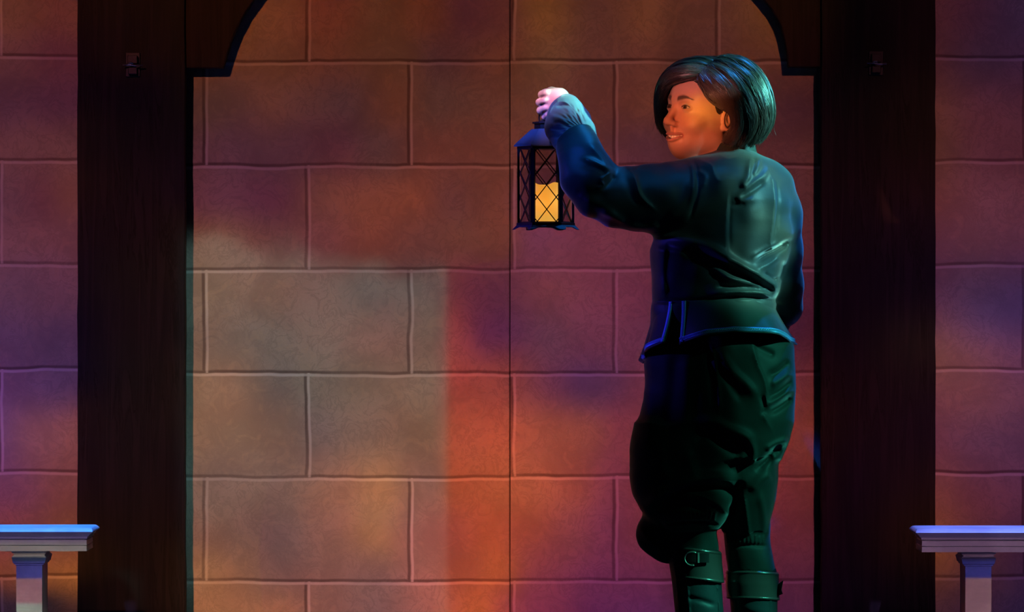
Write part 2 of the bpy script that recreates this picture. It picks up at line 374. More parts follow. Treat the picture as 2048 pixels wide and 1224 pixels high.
PY0 = 1.18
def post(px0, px1, hx, hy, label):
    x0, x1 = X(px0, PY0), X(px1, PY0)
    t = empty('timber_post', ((x0+x1)/2, PY0+.06, 0), label, 'post', None)
    b = MB(); 
    # rough-sawn: slightly wandering edges
    ring = []
    n = 40
    for i in range(n+1):
        z = 2.75*i/n; e = [random.uniform(-.0012, .0012) for _ in range(4)]
        ring.append([(x0+e[0], PY0, z), (x1+e[1], PY0, z), (x1+e[1], WALL_Y-.003, z), (x0+e[0], WALL_Y-.003, z)])
    b.rings(ring); b.build('post', M['timber'], t, bevel=.002)
    # iron latch keeper with a pin
    kx, kz = X(hx, PY0), Z(hy, PY0); y = PY0
    k = MB(); k.box(kx-.019, kx+.019, y-.006, y+.002, kz-.030, kz+.034)
    kp = k.build('keeper_plate', M['iron'], t, bevel=.0015)
    k = MB(); k.box(kx-.013, kx+.013, y-.022, y-.005, kz+.004, kz+.026); k.build('keeper_block', M['iron'], t, bevel=.0015)
    k = MB(); k.box(kx-.012, kx+.012, y-.020, y-.005, kz-.024, kz-.006); k.build('keeper_block', M['iron'], t, bevel=.0015)
    k = MB(); k.tube([(kx-.026, y-.024, kz+.001), (kx-.008, y-.024, kz+.001), (kx+.008, y-.024, kz-.001), (kx+.027, y-.024, kz-.0)], .0024, 8)
    k.tube([(kx-.012, y-.024, kz+.001), (kx-.006, y-.027, kz+.006), (kx+.0, y-.027, kz+.006), (kx+.002, y-.024, kz+.001)], .002, 8)
    k.build('pin', mat('worn_steel_pin', (.3, .28, .36), .3, .9), t, smooth=True)
    return t
post(155, 369.5, 266, 131, 'dark rough timber post left of the actor, rising behind the end of the left bench')
post(1643.5, 1871, 1752, 128, 'dark rough timber post close to the actor\'s right side, beside the right bench')

def arch_bracket(pts, label):
    yf = PY0+.012
    poly = [(X(a, yf), Z(b_, yf)) for a, b_ in pts]
    b = MB(); b.prism(poly, yf, WALL_Y-.003)
    o = b.build('arch_bracket', M['bracket'], None, bevel=.003)
    return tag(o, label, 'bracket')
arch_bracket([(371,-140),(371,136),(446,136),(453,112),(462,84),(474,54),(491,23),(513,-8),(548,-50),(596,-92),(680,-140)],
             'curved dark timber arch bracket in the upper left corner against the left post')
arch_bracket([(1641,-140),(1641,134),(1577,134),(1575,108),(1570,80),(1562,50),(1546,20),(1523,-8),(1486,-50),(1436,-92),(1350,-140)][::-1],
             'curved dark timber arch bracket in the upper right corner against the right post')

b = MB(); b.box(X(371, PY0), X(1642, PY0), PY0+.004, WALL_Y-.003, Z(-139), Z(-300)); tag(b.build('trim_1', M['bracket'], bevel=.003), kind='structure')
def rect_loft(b, cx, cy, secs):
    """secs: (z, half x, half y)"""
    b.rings([[(cx-hx, cy-hy, z), (cx+hx, cy-hy, z), (cx+hx, cy+hy, z), (cx-hx, cy+hy, z)] for z, hx, hy in secs])
def bench(end_px, leg_px, direction, top_py, label):
    yf, yb = .60, .82; cy = (yf+yb)/2; k = S(1, yf)
    xe = X(end_px, yf); L = 1.25; cx = xe+direction*L/2
    t = empty('bench', (cx, cy, 0), label, 'bench', None)
    zt = Z(top_py, yf)
    hx, hy = L/2, (yb-yf)/2
    z = lambda d: zt-d*k
    b = MB(); rect_loft(b, cx, cy, [(z(48), hx-13*k, hy-13*k), (z(37.5), hx-13*k, hy-13*k), (z(36.6), hx-15*k, hy-15*k), (z(35.6), hx-13*k, hy-13*k), (z(26), hx-13*k, hy-13*k),
        (z(24.5), hx-16*k, hy-16*k), (z(23), hx-12*k, hy-12*k), (z(19), hx-11*k, hy-11*k), (z(17.5), hx-8.5*k, hy-8.5*k), (z(14), hx-6*k, hy-6*k), (z(11), hx-2*k, hy-2*k), (z(8.5), hx, hy), (z(7), hx-.3*k, hy-.003), (z(5), hx-1.5*k, hy-.010), (z(3), hx-3*k, hy-.020), (z(1.2), hx-5*k, hy-.032), (z(0), hx-8*k, hy-.048)])
    b.build('seat', M['benchp'], t, autos=40)
    lx0 = X(leg_px, yf+.03); d = lx0-xe
    for lx in (lx0, xe+direction*L-d):
        b = MB(); ly = .075
        rect_loft(b, lx, cy, [(0, 38*k, ly+.02), (.05, 38*k, ly+.02), (.062, 30*k, ly+.005), (.07, 26*k, ly), (z(87), 26*k, ly), (z(77), 26*k, ly), (z(76), 29*k, ly+.004), (z(74), 29*k, ly+.004), (z(72), 32*k, ly+.008), (z(63), 34*k, ly+.01), (z(61), 35*k, ly+.012), (z(56), 30*k, ly), (z(49), 36*k, ly+.01), (z(47.8), 36*k, ly+.01)])
        b.build('leg', M['benchp'], t, autos=40)
    return t
bench(185, 58, -1, 1055, 'pale whitewashed bench with moulded edge, entering the frame at the far left')
bench(1832, 1957, 1, 1057, 'pale whitewashed bench with moulded edge, entering the frame at the far right')

# bench lamps: blue downlights, plus added washes in painted bands
spot('blue_downlight_left', (-1.55, 1.02, 4.4), (-1.40, .66, .4), 2400, (.03, .24, 1.0), 13, .4, .03)
spot('blue_downlight_right', (1.6, 1.02, 4.4), (1.42, .66, .4), 1700, (.12, .22, 1.0), 13, .4, .03)
def bench_slide(bands, x0, x1):  # light and shade of the bench parts put into the band colours
    """stacked colour bands: (height, colour)"""
    def f(t, px, py):
        c = bands[0][1]
        for y, b in bands[1:]: c = t.mix(t.rng(py, y-2, y+2), c, b)
        m = t.m('MULTIPLY', t.m('MULTIPLY', t.rng(px, x0-10, x0), t.rng(px, x1, x1+10, 1.0, 0.0)), t.rng(py, 1040, 1052))
        return t.mix(m, (0, 0, 0), c)
    return f
gobo('bench_wash_left', (-1.5, -6.0, 3.1), (-1.2, .6, .3), 12, bench_slide([(1040, (.22, .17, .42)), (1074, (.34, .24, .36)), (1081, (.50, .47, .40)), (1106, (.05, .07, .12)), (1115, (.10, .08, .42)), (1147, (.55, .26, .27)), (1197, (.48, .56, .44))], -60, 200), GK*.6, .004, .6)
gobo('bench_wash_right', (1.6, -6.0, 3.1), (1.3, .6, .3), 12, bench_slide([(1040, (.22, .15, .42)), (1072, (.30, .18, .30)), (1104, (.03, .02, .06)), (1113, (.06, .06, .35)), (1146, (.42, .22, .25))], 1820, 2110), GK*.6, .004, .6)
# ---------------------------------------------------------------- implicit modelling: smooth unions on a grid, meshed by surface nets
def axis(parts):
    """parts: (start, end, step) runs -> monotone coordinate array"""
    out = []
    for a, b, s in parts:
        n = max(1, int(round((b-a)/s))); out += list(a+(b-a)*np.arange(n)/n)
    out.append(parts[-1][1]); return np.array(out, dtype=np.float32)

class Field:
    def __init__(s, xs, ys, zs):
        s.x, s.y, s.z = xs, ys, zs
        s.F = np.full((len(xs), len(ys), len(zs)), .2, np.float32)
    def sub(s, lo, hi):
        sl = []
        for a, l, h in zip((s.x, s.y, s.z), lo, hi):
            i0 = max(0, int(np.searchsorted(a, l))-1); i1 = min(len(a), int(np.searchsorted(a, h))+1)
            if i1 <= i0: return None
            sl.append(slice(i0, i1))
        return tuple(sl)
    def grid(s, sl):
        return s.x[sl[0]][:, None, None], s.y[sl[1]][None, :, None], s.z[sl[2]][None, None, :]
    def add(s, fn, lo, hi, k=.0, m=.03, op='u'):
        lo = [v-m for v in lo]; hi = [v+m for v in hi]
        sl = s.sub(lo, hi)
        if sl is None: return
        d = fn(*s.grid(sl)).astype(np.float32); A = s.F[sl]
        if op == 'u': s.F[sl] = smin(A, d, k)
        elif op == 's': s.F[sl] = -smin(-A, d, k)      # subtract
        elif op == 'd': s.F[sl] = A+d                  # displace
        elif op == 'i': s.F[sl] = -smin(-A, -d, k)     # intersect (inside the box only)
    def cap(s, a, b, ra, rb, k=.01, op='u', m=.03):
        a = np.array(a, float); b = np.array(b, float); r = max(ra, rb)
        s.add(lambda x, y, z: capd(x, y, z, a, b, ra, rb), np.minimum(a, b)-r, np.maximum(a, b)+r, k, m, op)
    def chain(s, pts, k=.01, op='u'):
        """pts: (x,y,z,r)"""
        for p, q in zip(pts[:-1], pts[1:]): s.cap(p[:3], q[:3], p[3], q[3], k, op)
    def ell(s, c, r, R=None, k=.01, op='u', m=.03):
        c = np.array(c, float); r = np.array(r, float); q = r.max()
        s.add(lambda x, y, z: elld(x, y, z, c, r, R), c-q, c+q, k, m, op)
    def mesh(s): return surface_nets(s.F, s.x, s.y, s.z)

def smin(a, b, k):
    if k <= 0: return np.minimum(a, b)
    h = np.clip(.5+.5*(b-a)/k, 0, 1); return b*(1-h)+a*h-k*h*(1-h)
def capd(x, y, z, a, b, ra, rb):
    d = b-a; L = float(d@d)+1e-12
    t = np.clip(((x-a[0])*d[0]+(y-a[1])*d[1]+(z-a[2])*d[2])/L, 0, 1)
    return np.sqrt((x-a[0]-t*d[0])**2+(y-a[1]-t*d[1])**2+(z-a[2]-t*d[2])**2)-(ra+(rb-ra)*t)
def elld(x, y, z, c, r, R=None):
    X_, Y_, Z_ = x-c[0], y-c[1], z-c[2]
    if R is not None:
        X_, Y_, Z_ = (R[0][0]*X_+R[0][1]*Y_+R[0][2]*Z_, R[1][0]*X_+R[1][1]*Y_+R[1][2]*Z_, R[2][0]*X_+R[2][1]*Y_+R[2][2]*Z_)
    k0 = np.sqrt((X_/r[0])**2+(Y_/r[1])**2+(Z_/r[2])**2); k1 = np.sqrt((X_/r[0]**2)**2+(Y_/r[1]**2)**2+(Z_/r[2]**2)**2)
    return k0*(k0-1)/(k1+1e-9)

def smooth_curve(knots, vals, q, s=.6):
    """interpolate then soften the corners"""
    k = np.array(knots, float); v = np.array(vals, float); o = np.argsort(k); k, v = k[o], v[o]
    t = np.linspace(k[0], k[-1], 600); y = np.interp(t, k, v)
    w_ = max(3, int(600*s/len(k))) | 1; ker = np.hanning(w_+2)[1:-1]; ker /= ker.sum()
    yp = np.pad(y, w_//2, mode='reflect', reflect_type='odd'); y = np.convolve(yp, ker, 'valid')
    return np.interp(q, t, y)

def loft(rows, n=2.0, yoff=0.0):
    """rows: (py, left px, right px, centre depth, half depth) -> sdf(x,y,z)"""
    R_ = np.array(rows, float); cy = R_[:, 3]
    zz = Z(R_[:, 0], cy); x0 = X(R_[:, 1], cy); x1 = X(R_[:, 2], cy)
    def f(x, y, z):
        zq = np.ravel(z)
        a0, a1 = smooth_curve(zz, x0, zq), smooth_curve(zz, x1, zq)
        c, b = smooth_curve(zz, cy, zq), smooth_curve(zz, R_[:, 4], zq)
        cx = ((a0+a1)/2)[None, None, :]; a = ((a1-a0)/2)[None, None, :]; c = c[None, None, :]; b = b[None, None, :]
        u = np.abs((x-cx)/a); v = np.abs((y-c)/b)
        k0 = (u**n+v**n)**(1/n)
        k1 = np.sqrt((u/a)**2+(v/b)**2)/np.maximum(np.sqrt(u*u+v*v), 1e-6)   # gradient estimate
        d = (k0-1)/np.maximum(k1, 1e-6)
        e = np.maximum(z-zz.max(), zz.min()-z)
        return np.maximum(d, e+0*x+0*y)
    lo = (x0.min(), (cy-R_[:, 4]).min(), zz.min()); hi = (x1.max(), (cy+R_[:, 4]).max(), zz.max())
    return f, lo, hi

def strokes2d(xs, zs, strokes, y=0.0):
    """height map on the x-z plane. stroke: (pts px, amp m, width above px, width below px, sharp)"""
    XX, ZZ = np.meshgrid(xs, zs, indexing='ij'); H = np.zeros_like(XX)
    k = (CAMD+y)/CAMD/PXM
    PXX = 1024+XX/k; PYY = 612-(ZZ-CZ)/k
    for pts, amp, wa, wb, sharp in strokes:
        P = catmull(pts, 8); n = len(P)
        best = np.full(XX.shape, 1e9); side = np.zeros(XX.shape); par = np.zeros(XX.shape)
        lo = P.min(0)-4*max(wa, wb); hi = P.max(0)+4*max(wa, wb)
        msk = (PXX > lo[0]) & (PXX < hi[0]) & (PYY > lo[1]) & (PYY < hi[1])
        if not msk.any(): continue
        qx, qy = PXX[msk], PYY[msk]; bb = np.full(qx.shape, 1e9); ss = np.zeros(qx.shape); pp = np.zeros(qx.shape)
        for i in range(n-1):
            a, b_ = P[i], P[i+1]; d = b_-a; L = d@d+1e-9
            t = np.clip(((qx-a[0])*d[0]+(qy-a[1])*d[1])/L, 0, 1)
            ex, ey = qx-a[0]-t*d[0], qy-a[1]-t*d[1]; dd = ex*ex+ey*ey; c = dd < bb
            bb = np.where(c, dd, bb); ss = np.where(c, d[0]*ey-d[1]*ex, ss); pp = np.where(c, (i+t)/(n-1), pp)
        dist = np.sqrt(bb); wd = np.where(ss < 0, wa, wb)
        prof = np.exp(-(dist/wd)) if sharp == 1 else np.exp(-(dist/wd)**2)
        taper = np.clip(np.minimum(pp, 1-pp)*5+.15, 0, 1)
        H[msk] += amp*prof*taper
    return H
def catmull(pts, n=8):
    p = np.array(pts, float)
    if len(p) < 3: return p
    p = np.vstack([2*p[0]-p[1], p, 2*p[-1]-p[-2]]); out = []
    for i in range(1, len(p)-2):
        for j in range(n):
            t = j/n; a, b_, c, d = p[i-1], p[i], p[i+1], p[i+2]
            out.append(.5*((2*b_)+(c-a)*t+(2*a-5*b_+4*c-d)*t*t+(-a+3*b_-3*c+d)*t**3))
    out.append(p[-2]); return np.array(out)

def surface_nets(F, xs, ys, zs):
    S_ = F < 0
    nx, ny, nz = F.shape
    c = S_[:-1, :-1, :-1].astype(np.int8)
    cnt = np.zeros((nx-1, ny-1, nz-1), np.int8)
    for i in (0, 1):
        for j in (0, 1):
            for k in (0, 1): cnt += S_[i:nx-1+i, j:ny-1+j, k:nz-1+k]
    act = (cnt > 0) & (cnt < 8)
    I, J, K = np.nonzero(act); N = len(I)
    idx = np.full(act.shape, -1, np.int64); idx[I, J, K] = np.arange(N)
    acc = np.zeros((N, 3)); num = np.zeros(N)
    cor = [(i, j, k) for i in (0, 1) for j in (0, 1) for k in (0, 1)]
    for a in cor:
        for b_ in cor:
            if sum(b_)-sum(a) == 1 and all(q >= p for p, q in zip(a, b_)):
                fa = F[I+a[0], J+a[1], K+a[2]]; fb = F[I+b_[0], J+b_[1], K+b_[2]]
                m_ = (fa < 0) != (fb < 0); t = np.where(m_, fa/(fa-fb+1e-20), 0)
                pa = np.stack([xs[I+a[0]], ys[J+a[1]], zs[K+a[2]]], 1); pb = np.stack([xs[I+b_[0]], ys[J+b_[1]], zs[K+b_[2]]], 1)
                acc += np.where(m_[:, None], pa+(pb-pa)*t[:, None], 0); num += m_
    V = acc/num[:, None]
    Q = []
    # x edges
    s0, s1 = S_[:-1, 1:-1, 1:-1], S_[1:, 1:-1, 1:-1]; i, j, k = np.nonzero(s0 != s1); fl = s0[i, j, k]; j += 1; k += 1
    q = np.stack([idx[i, j-1, k-1], idx[i, j, k-1], idx[i, j, k], idx[i, j-1, k]], 1); q[~fl] = q[~fl][:, ::-1]; Q.append(q)
    s0, s1 = S_[1:-1, :-1, 1:-1], S_[1:-1, 1:, 1:-1]; i, j, k = np.nonzero(s0 != s1); fl = s0[i, j, k]; i += 1; k += 1
    q = np.stack([idx[i-1, j, k-1], idx[i-1, j, k], idx[i, j, k], idx[i, j, k-1]], 1); q[~fl] = q[~fl][:, ::-1]; Q.append(q)
    s0, s1 = S_[1:-1, 1:-1, :-1], S_[1:-1, 1:-1, 1:]; i, j, k = np.nonzero(s0 != s1); fl = s0[i, j, k]; i += 1; j += 1
    q = np.stack([idx[i-1, j-1, k], idx[i, j-1, k], idx[i, j, k], idx[i-1, j, k]], 1); q[~fl] = q[~fl][:, ::-1]; Q.append(q)
    return V, np.vstack(Q)

def relax(V, Q, it=2, lam=.5):
    e = np.vstack([Q[:, [0, 1]], Q[:, [1, 2]], Q[:, [2, 3]], Q[:, [3, 0]]])
    for _ in range(it):
        A = np.zeros_like(V); n = np.zeros(len(V))
        for c in range(3): A[:, c] = np.bincount(e[:, 0], V[e[:, 1], c], len(V))+np.bincount(e[:, 1], V[e[:, 0], c], len(V))
        n = np.bincount(e[:, 0], minlength=len(V))+np.bincount(e[:, 1], minlength=len(V))
        V = V+lam*(A/n[:, None]-V)
    return V
def sdf_mesh(name, field, material, parent, it=2, lam=.5, colors=None):
    V, Q = field.mesh(); V = relax(V, Q, it, lam)
    o = fast_mesh(name, V, Q, material, parent)
    if colors is not None:
        ca = o.data.color_attributes.new('tint', 'FLOAT_COLOR', 'POINT')
        cc = np.ones((len(V), 4), np.float32); cc[:, :3] = colors(V); ca.data.foreach_set('color', cc.ravel())
    return o
def fast_mesh(name, V, Q, material, parent, smooth=True):
    V = np.array(V, np.float64); Q = np.array(Q)
    r = parent
    while r is not None and r.parent is not None: r = r.parent
    if r is not None: V = V-np.array(r.location)
    me = bpy.data.meshes.new(name); me.vertices.add(len(V)); me.vertices.foreach_set('co', V.astype(np.float32).ravel())
    nl = Q.size; me.loops.add(nl); me.loops.foreach_set('vertex_index', Q.astype(np.int32).ravel())
    me.polygons.add(len(Q)); me.polygons.foreach_set('loop_start', np.arange(0, nl, Q.shape[1], dtype=np.int32))
    me.polygons.foreach_set('use_smooth', np.full(len(Q), smooth)); me.materials.append(material); me.update(calc_edges=True); me.validate()
    o = bpy.data.objects.new(name, me); C.objects.link(o)
    if parent is not None: o.parent = parent
    return o
# ---------------------------------------------------------------- the actor
def V3(px, py, y): return np.array([X(px, y), y, Z(py, y)])
M['velvet'] = mat('dark_velvet', (.042, .050, .048), .50, spec=.30, sheen=.7, bump=[(5, .35, .010, (1, 1, 1)), (26, .18, .004, (1, 1, 1.6)), (420, .12, .0006, (1, 1, 1))])
M['breech'] = mat('black_cotton', (.017, .026, .022), .62, spec=.22, sheen=.35, bump=[(5, .4, .010, (1, 1, .7)), (24, .25, .004, (1, 1, .8)), (380, .12, .0006, (1, 1, 1))])
M['braid'] = mat('blue_braid', (.22, .50, .95), .38, metal=.35, spec=.7)
M['cuffc'] = mat('pale_cuff_cotton', (.25, .25, .29), .65, spec=.3, sheen=.3, bump=[(30, .3, .002, (1, 1, 1))])
M['bootc'] = mat('dark_boot_suede', (.014, .018, .021), .55, spec=.35, bump=[(40, .3, .002, (1, 1, 1))])
M['leather'] = mat('brown_leather', (.060, .040, .036), .30, spec=.55, bump=[(9, .3, .006, (1, 1, 1)), (90, .2, .001, (1, 1, 1))])
M['strap'] = mat('black_strap', (.02, .014, .014), .35, spec=.6)
M['brass'] = mat('pale_brass', (.95, .85, .72), .38, .85, bump=[(260, .5, .001, (1, 1, 1))])
M['hair'] = mat('dark_brown_hair', (.022, .013, .011), .40, spec=.6)
M['hairs'] = mat('hair_strand', (.075, .052, .042), .32, spec=.9)
M['teeth'] = mat('teeth_white', (.80, .72, .62), .25)
def skin_mat():
    m = bpy.data.materials.new('skin'); m.use_nodes = True; t = NT(m.node_tree); b = m.node_tree.nodes['Principled BSDF']
    a = t.n('ShaderNodeVertexColor', layer_name='tint'); co = t.n('ShaderNodeTexCoord').outputs['Object']
    nz = t.noise(co, 90, 3, .6).outputs[0]
    col = t.mix(.5, a.outputs[0], t.mix(nz, (.90, .86, .84), (1.08, 1.04, 1.02)), 'MULTIPLY')
    t.put(b.inputs['Base Color'], col)
    b.inputs['Roughness'].default_value = .46; b.inputs['Specular IOR Level'].default_value = .4
    b.inputs['Subsurface Weight'].default_value = .18; b.inputs['Subsurface Radius'].default_value = (.010, .004, .002); b.inputs['Subsurface Scale'].default_value = .5
    bp = t.n('ShaderNodeBump'); bp.inputs['Strength'].default_value = .12; bp.inputs['Distance'].default_value = .001
    m.node_tree.links.new(t.noise(co, 500, 2, .5).outputs[0], bp.inputs['Height']); m.node_tree.links.new(bp.outputs[0], b.inputs['Normal'])
    return m
M['skin'] = skin_mat()

person = empty('person', (X(1430), 0, 0), 'person in dark velvet jacket and black breeches, back turned, looking left, holding up a lantern', 'person')

# head frame -------------------------------------------------------------
HO = V3(1406, 225, .015)
yaw, pit = math.radians(36), math.radians(8)
f0 = np.array([-math.cos(yaw), -math.sin(yaw), 0]); hl = np.array([math.sin(yaw), -math.cos(yaw), 0]); u0 = np.array([0, 0, 1.])
hf = f0*math.cos(pit)+u0*math.sin(pit); hu = u0*math.cos(pit)-f0*math.sin(pit)
rol = math.radians(-3); hl, hu = hl*math.cos(rol)+hu*math.sin(rol), hu*math.cos(rol)-hl*math.sin(rol)
HR = np.array([hl, hf, hu])        # world -> head: (left, forward, up)
def H(l, f, u): return HO+l*hl+f*hf+u*hu
def to_head(V): return (V-HO) @ HR.T

def body():
    xs = axis([(X(1060), X(1140), .0015), (X(1140), X(1318), .006), (X(1318), X(1475), .00135), (X(1475), X(1625), .006)])
    ys = axis([(-.17, -.11, .006), (-.11, .18, .00135), (.18, .42, .006)])
    zs = axis([(-.01, Z(322), .007), (Z(322), Z(250), .00135), (Z(250), Z(165), .00135), (Z(165), Z(95), .004)])
    F = Field(xs, ys, zs)
    # --- trunk and limbs under the clothes
    P = lambda px, py, y, r: (*V3(px, py, y), r)
    F.chain([P(1445, 640, 0, .085), P(1445, 520, 0, .085), P(1460, 420, 0, .09), P(1462, 345, .0, .06)], k=.02)
    F.chain([P(1400, 350, -.01, .045), P(1290, 395, -.03, .042), P(1180, 385, -.05, .035), P(1150, 290, -.015, .030), P(1133, 215, .068, .024)], k=.02)
    F.chain([P(1400, 350, -.01, .045), P(1525, 368, .0, .034), P(1562, 470, .03, .038), P(1574, 590, .06, .032), P(1540, 650, .19, .026), P(1480, 655, .25, .022)], k=.02)
    F.cap(V3(1480, 655, .25), V3(1455, 665, .27), .026, .018, .01)
    for i, (dx, dz) in enumerate(((0, 0), (2, 9), (4, 18), (8, 26))):
        F.chain([P(1452+dx, 655+dz, .27, .009), P(1432+dx, 662+dz, .262, .0082), P(1425+dx, 672+dz, .235, .0075)], k=.004)
    F.chain([P(1470, 650, .25, .011), P(1452, 642, .235, .009), P(1440, 648, .222, .008)], k=.006)
    F.chain([P(1395, 690, 0, .085), P(1355, 900, .0, .060), P(1380, 1070, -.01, .036), P(1392, 1150, .0, .040), P(1400, 1360, .03, .032), P(1395, 1405, .04, .028)], k=.03)
    F.chain([P(1490, 690, 0, .085), P(1482, 900, .01, .058), P(1496, 1080, .03, .034), P(1505, 1170, .033, .038), P(1505, 1360, .05, .032), P(1505, 1405, .06, .028)], k=.03)
    F.chain([P(1395, 1405, .04, .026), P(1350, 1412, .13, .022), P(1335, 1415, .17, .016)], k=.01)
    F.chain([P(1505, 1405, .06, .026), P(1490, 1412, .17, .022), P(1485, 1415, .21, .016)], k=.01)
    # --- neck
    F.cap(H(0, -.022, -.075), V3(1463, 335, .0), .049, .056, .02)
    # --- head
    E = lambda l, f, u, r, k=.012, op='u', m=.02: F.ell(H(l, f, u), r, HR, k, op, m)
    def K(a, b_, ra, rb, k=.008, op='u', sides=True):
        F.cap(H(*a), H(*b_), ra, rb, k, op, .02)
        if sides and (a[0] or b_[0]): F.cap(H(-a[0], *a[1:]), H(-b_[0], *b_[1:]), ra, rb, k, op, .02)
    def E2(l, f, u, r, k=.01, op='u'):
        E(l, f, u, r, k, op); E(-l, f, u, r, k, op)
    E(0, -.012, .032, (.074, .094, .084))
    E(0, .026, .018, (.069, .062, .062), .02)               # forehead mass
    E(0, .022, -.042, (.066, .060, .066), .02)              # mid face
    K((.053, -.004, -.062), (.013, .048, -.100), .017, .013, .022)   # jaw line
    E(0, .050, -.100, (.018, .018, .015), .016)
    E2(.050, .004, -.046, (.019, .032, .036), .02)             # chin
    E(0, .053, -.080, (.036, .030, .028), .014)             # muzzle
    E2(.040, .054, -.036, (.026, .024, .022), .014)         # cheek apples
    K((.050, .040, -.022), (.062, .000, -.014), .013, .010, .014)    # cheekbone
    K((.012, .083, .018), (.038, .072, .021), .007, .006, .010)      # brow
    E2(.031, .0865, .002, (.0150, .0105, .0095), .008, 's')   # sockets
    E2(.031, .0690, .0005, (.0150, .0150, .0125), .003)         # lids over the eyeball
    # nose
    K((0, .079, .008), (0, .1015, -.034), .0066, .0080, .012)
    E(0, .1005, -.0385, (.0110, .0095, .0088), .009)
    E2(.0115, .0890, -.0420, (.0074, .0100, .0068), .007)
    E2(.0062, .0945, -.0488, (.0036, .0052, .0030), .002, 's')
    K((0, .0870, -.050), (0, .0850, -.060), .0040, .0040, .008)
    # smile folds
    K((.0205, .0880, -.045), (.0355, .0760, -.068), .0022, .0026, .007, 's')
    K((.0355, .0760, -.068), (.0385, .0680, -.084), .0026, .0020, .007, 's')
    # mouth: curved opening with lips
    mx = .0265; zc = lambda l: -.0735+9.0*l*l; yf = lambda l: .0890-17.0*l*l
    n = 9; ls = np.linspace(-mx, mx, n)
    for a, b_ in zip(ls[:-1], ls[1:]):
        ha, hb = .0045*(1-(a/mx)**2), .0045*(1-(b_/mx)**2)
        K((a, yf(a)-.0005, zc(a)+ha+.0022), (b_, yf(b_)-.0005, zc(b_)+hb+.0022), .0032, .0032, .004, sides=False)
        K((a, yf(a)-.0020, zc(a)-ha-.0030), (b_, yf(b_)-.0020, zc(b_)-hb-.0030), .0040-.0012*abs(a/mx), .0040-.0012*abs(b_/mx), .004, sides=False)
    def mouth(x, y, z):
        l = (x-HO[0])*hl[0]+(y-HO[1])*hl[1]+(z-HO[2])*hl[2]; f = (x-HO[0])*hf[0]+(y-HO[1])*hf[1]+(z-HO[2])*hf[2]
        u = (x-HO[0])*hu[0]+(y-HO[1])*hu[1]+(z-HO[2])*hu[2]
        hh = .0040*(1-(l/mx)**2)
        return np.maximum(np.abs(u-(-.0735+9*l*l))-hh, (.0755-17*l*l)-f)
    c = H(0, .083, -.070); F.add(mouth, c-.035, c+.035, .0012, 0, 's')
    E2(.0300, .0745, -.0665, (.0030, .0030, .0030), .006, 's')   # corner dimples
    # eye openings
    def lid(sx):
        def f(x, y, z):
            l = (x-HO[0])*hl[0]+(y-HO[1])*hl[1]+(z-HO[2])*hl[2]-sx*.031; ff = (x-HO[0])*hf[0]+(y-HO[1])*hf[1]+(z-HO[2])*hf[2]
            u = (x-HO[0])*hu[0]+(y-HO[1])*hu[1]+(z-HO[2])*hu[2]
            q = 1-(l/.0125)**2
            return np.maximum(np.maximum(u-(.0042*q+.0002), -(u+.0026*q+.0006)), .074-ff)
        return f
    for sx in (1, -1):
        c = H(sx*.031, .082, 0); F.add(lid(sx), c-.018, c+.018, .0006, 0, 's')
        K((sx*.020, .0845, .0088), (sx*.044, .0765, .0078), .0012, .0012, .002, 's', False)   # lid crease
    # ears
    for sx in (1, -1):
        ef, eu = -.018, -.010
        pts = [H(sx*(.0745+.0035*(1-math.cos(a))), ef+.0150*math.cos(a), eu+.0275*math.sin(a)) for a in np.linspace(-2.2, 2.7, 15)]
        E(sx*.0725, ef, eu, (.009, .0140, .0258), .006)
        for a, b_ in zip(pts[:-1], pts[1:]): F.cap(a+sx*hl*.003, b_+sx*hl*.003, .0036, .0036, .003, 'u', .012)
        E(sx*.074, ef+.006, eu-.024, (.0050, .0070, .0085), .004)
        E(sx*.0835, ef-.001, eu+.002, (.0070, .0085, .0150), .003, 's')
        F.cap(H(sx*.0765, ef-.0045, eu+.013), H(sx*.0765, ef-.0045, eu-.010), .0024, .0022, .003, 'u', .012)
        E(sx*.0755, ef+.0125, eu-.004, (.004, .003, .0055), .003)
    # --- left hand: fist round the lantern bail, back of the hand towards the auditorium
    Q = lambda px, py, y: V3(px, py, y+.032)
    F.cap(Q(1131, 212, .058), Q(1118, 200, .062), .024, .023, .012)
    F.cap(Q(1121, 193, .062), Q(1100, 190, .064), .0195, .0155, .012)
    F.cap(Q(1124, 208, .060), Q(1101, 205, .062), .0200, .0165, .012)
    F.cap(Q(1121, 222, .066), Q(1101, 222, .066), .0170, .0150, .012)
    kn = [(1093, 186, .056), (1091, 201, .053), (1092, 216, .056), (1097, 229, .062)]
    for i, (kx, ky, kd) in enumerate(kn):
        px_, py_ = kx-[9, 12, 11, 7][i], ky+[3, 4, 5, 5][i]
        F.chain([(*Q(kx, ky, kd), .0098), (*Q(px_, py_, kd+.022), .0092), (*Q(px_+9, py_+2, kd+.046), .0085), (*Q(px_+24, py_+1, kd+.047), .0078), (*Q(px_+27, py_-1, kd+.034), .0072)], k=.0035)
    for a, b_ in zip(kn[:-1], kn[1:]):
        m_ = [(a[i]+b_[i])/2 for i in range(3)]
        F.cap(Q(m_[0]-3, m_[1], m_[2]-.009), Q(m_[0]-10, m_[1]+1, m_[2]+.012), .0022, .0022, .004, 's', .01)
    F.chain([(*Q(1122, 186, .075), .0125), (*Q(1103, 183, .092), .0105), (*Q(1090, 186, .100), .0090), (*Q(1083, 194, .098), .0080)], k=.006)
    # the bail of the lantern runs through the closed hand
    bx, by_, bz_ = X(1091.5, .118)+.003, .118, Z(236, .118)
    bp_ = [np.array([bx+.019*math.cos(a), by_, bz_+.024*math.sin(a)]) for a in np.linspace(-.9, math.pi+.9, 26)]
    F.cap((bx-.018, by_, Z(241.5, .118)), (bx+.020, by_, Z(241.5, .118)), .0085, .0085, 0, 's', .01)
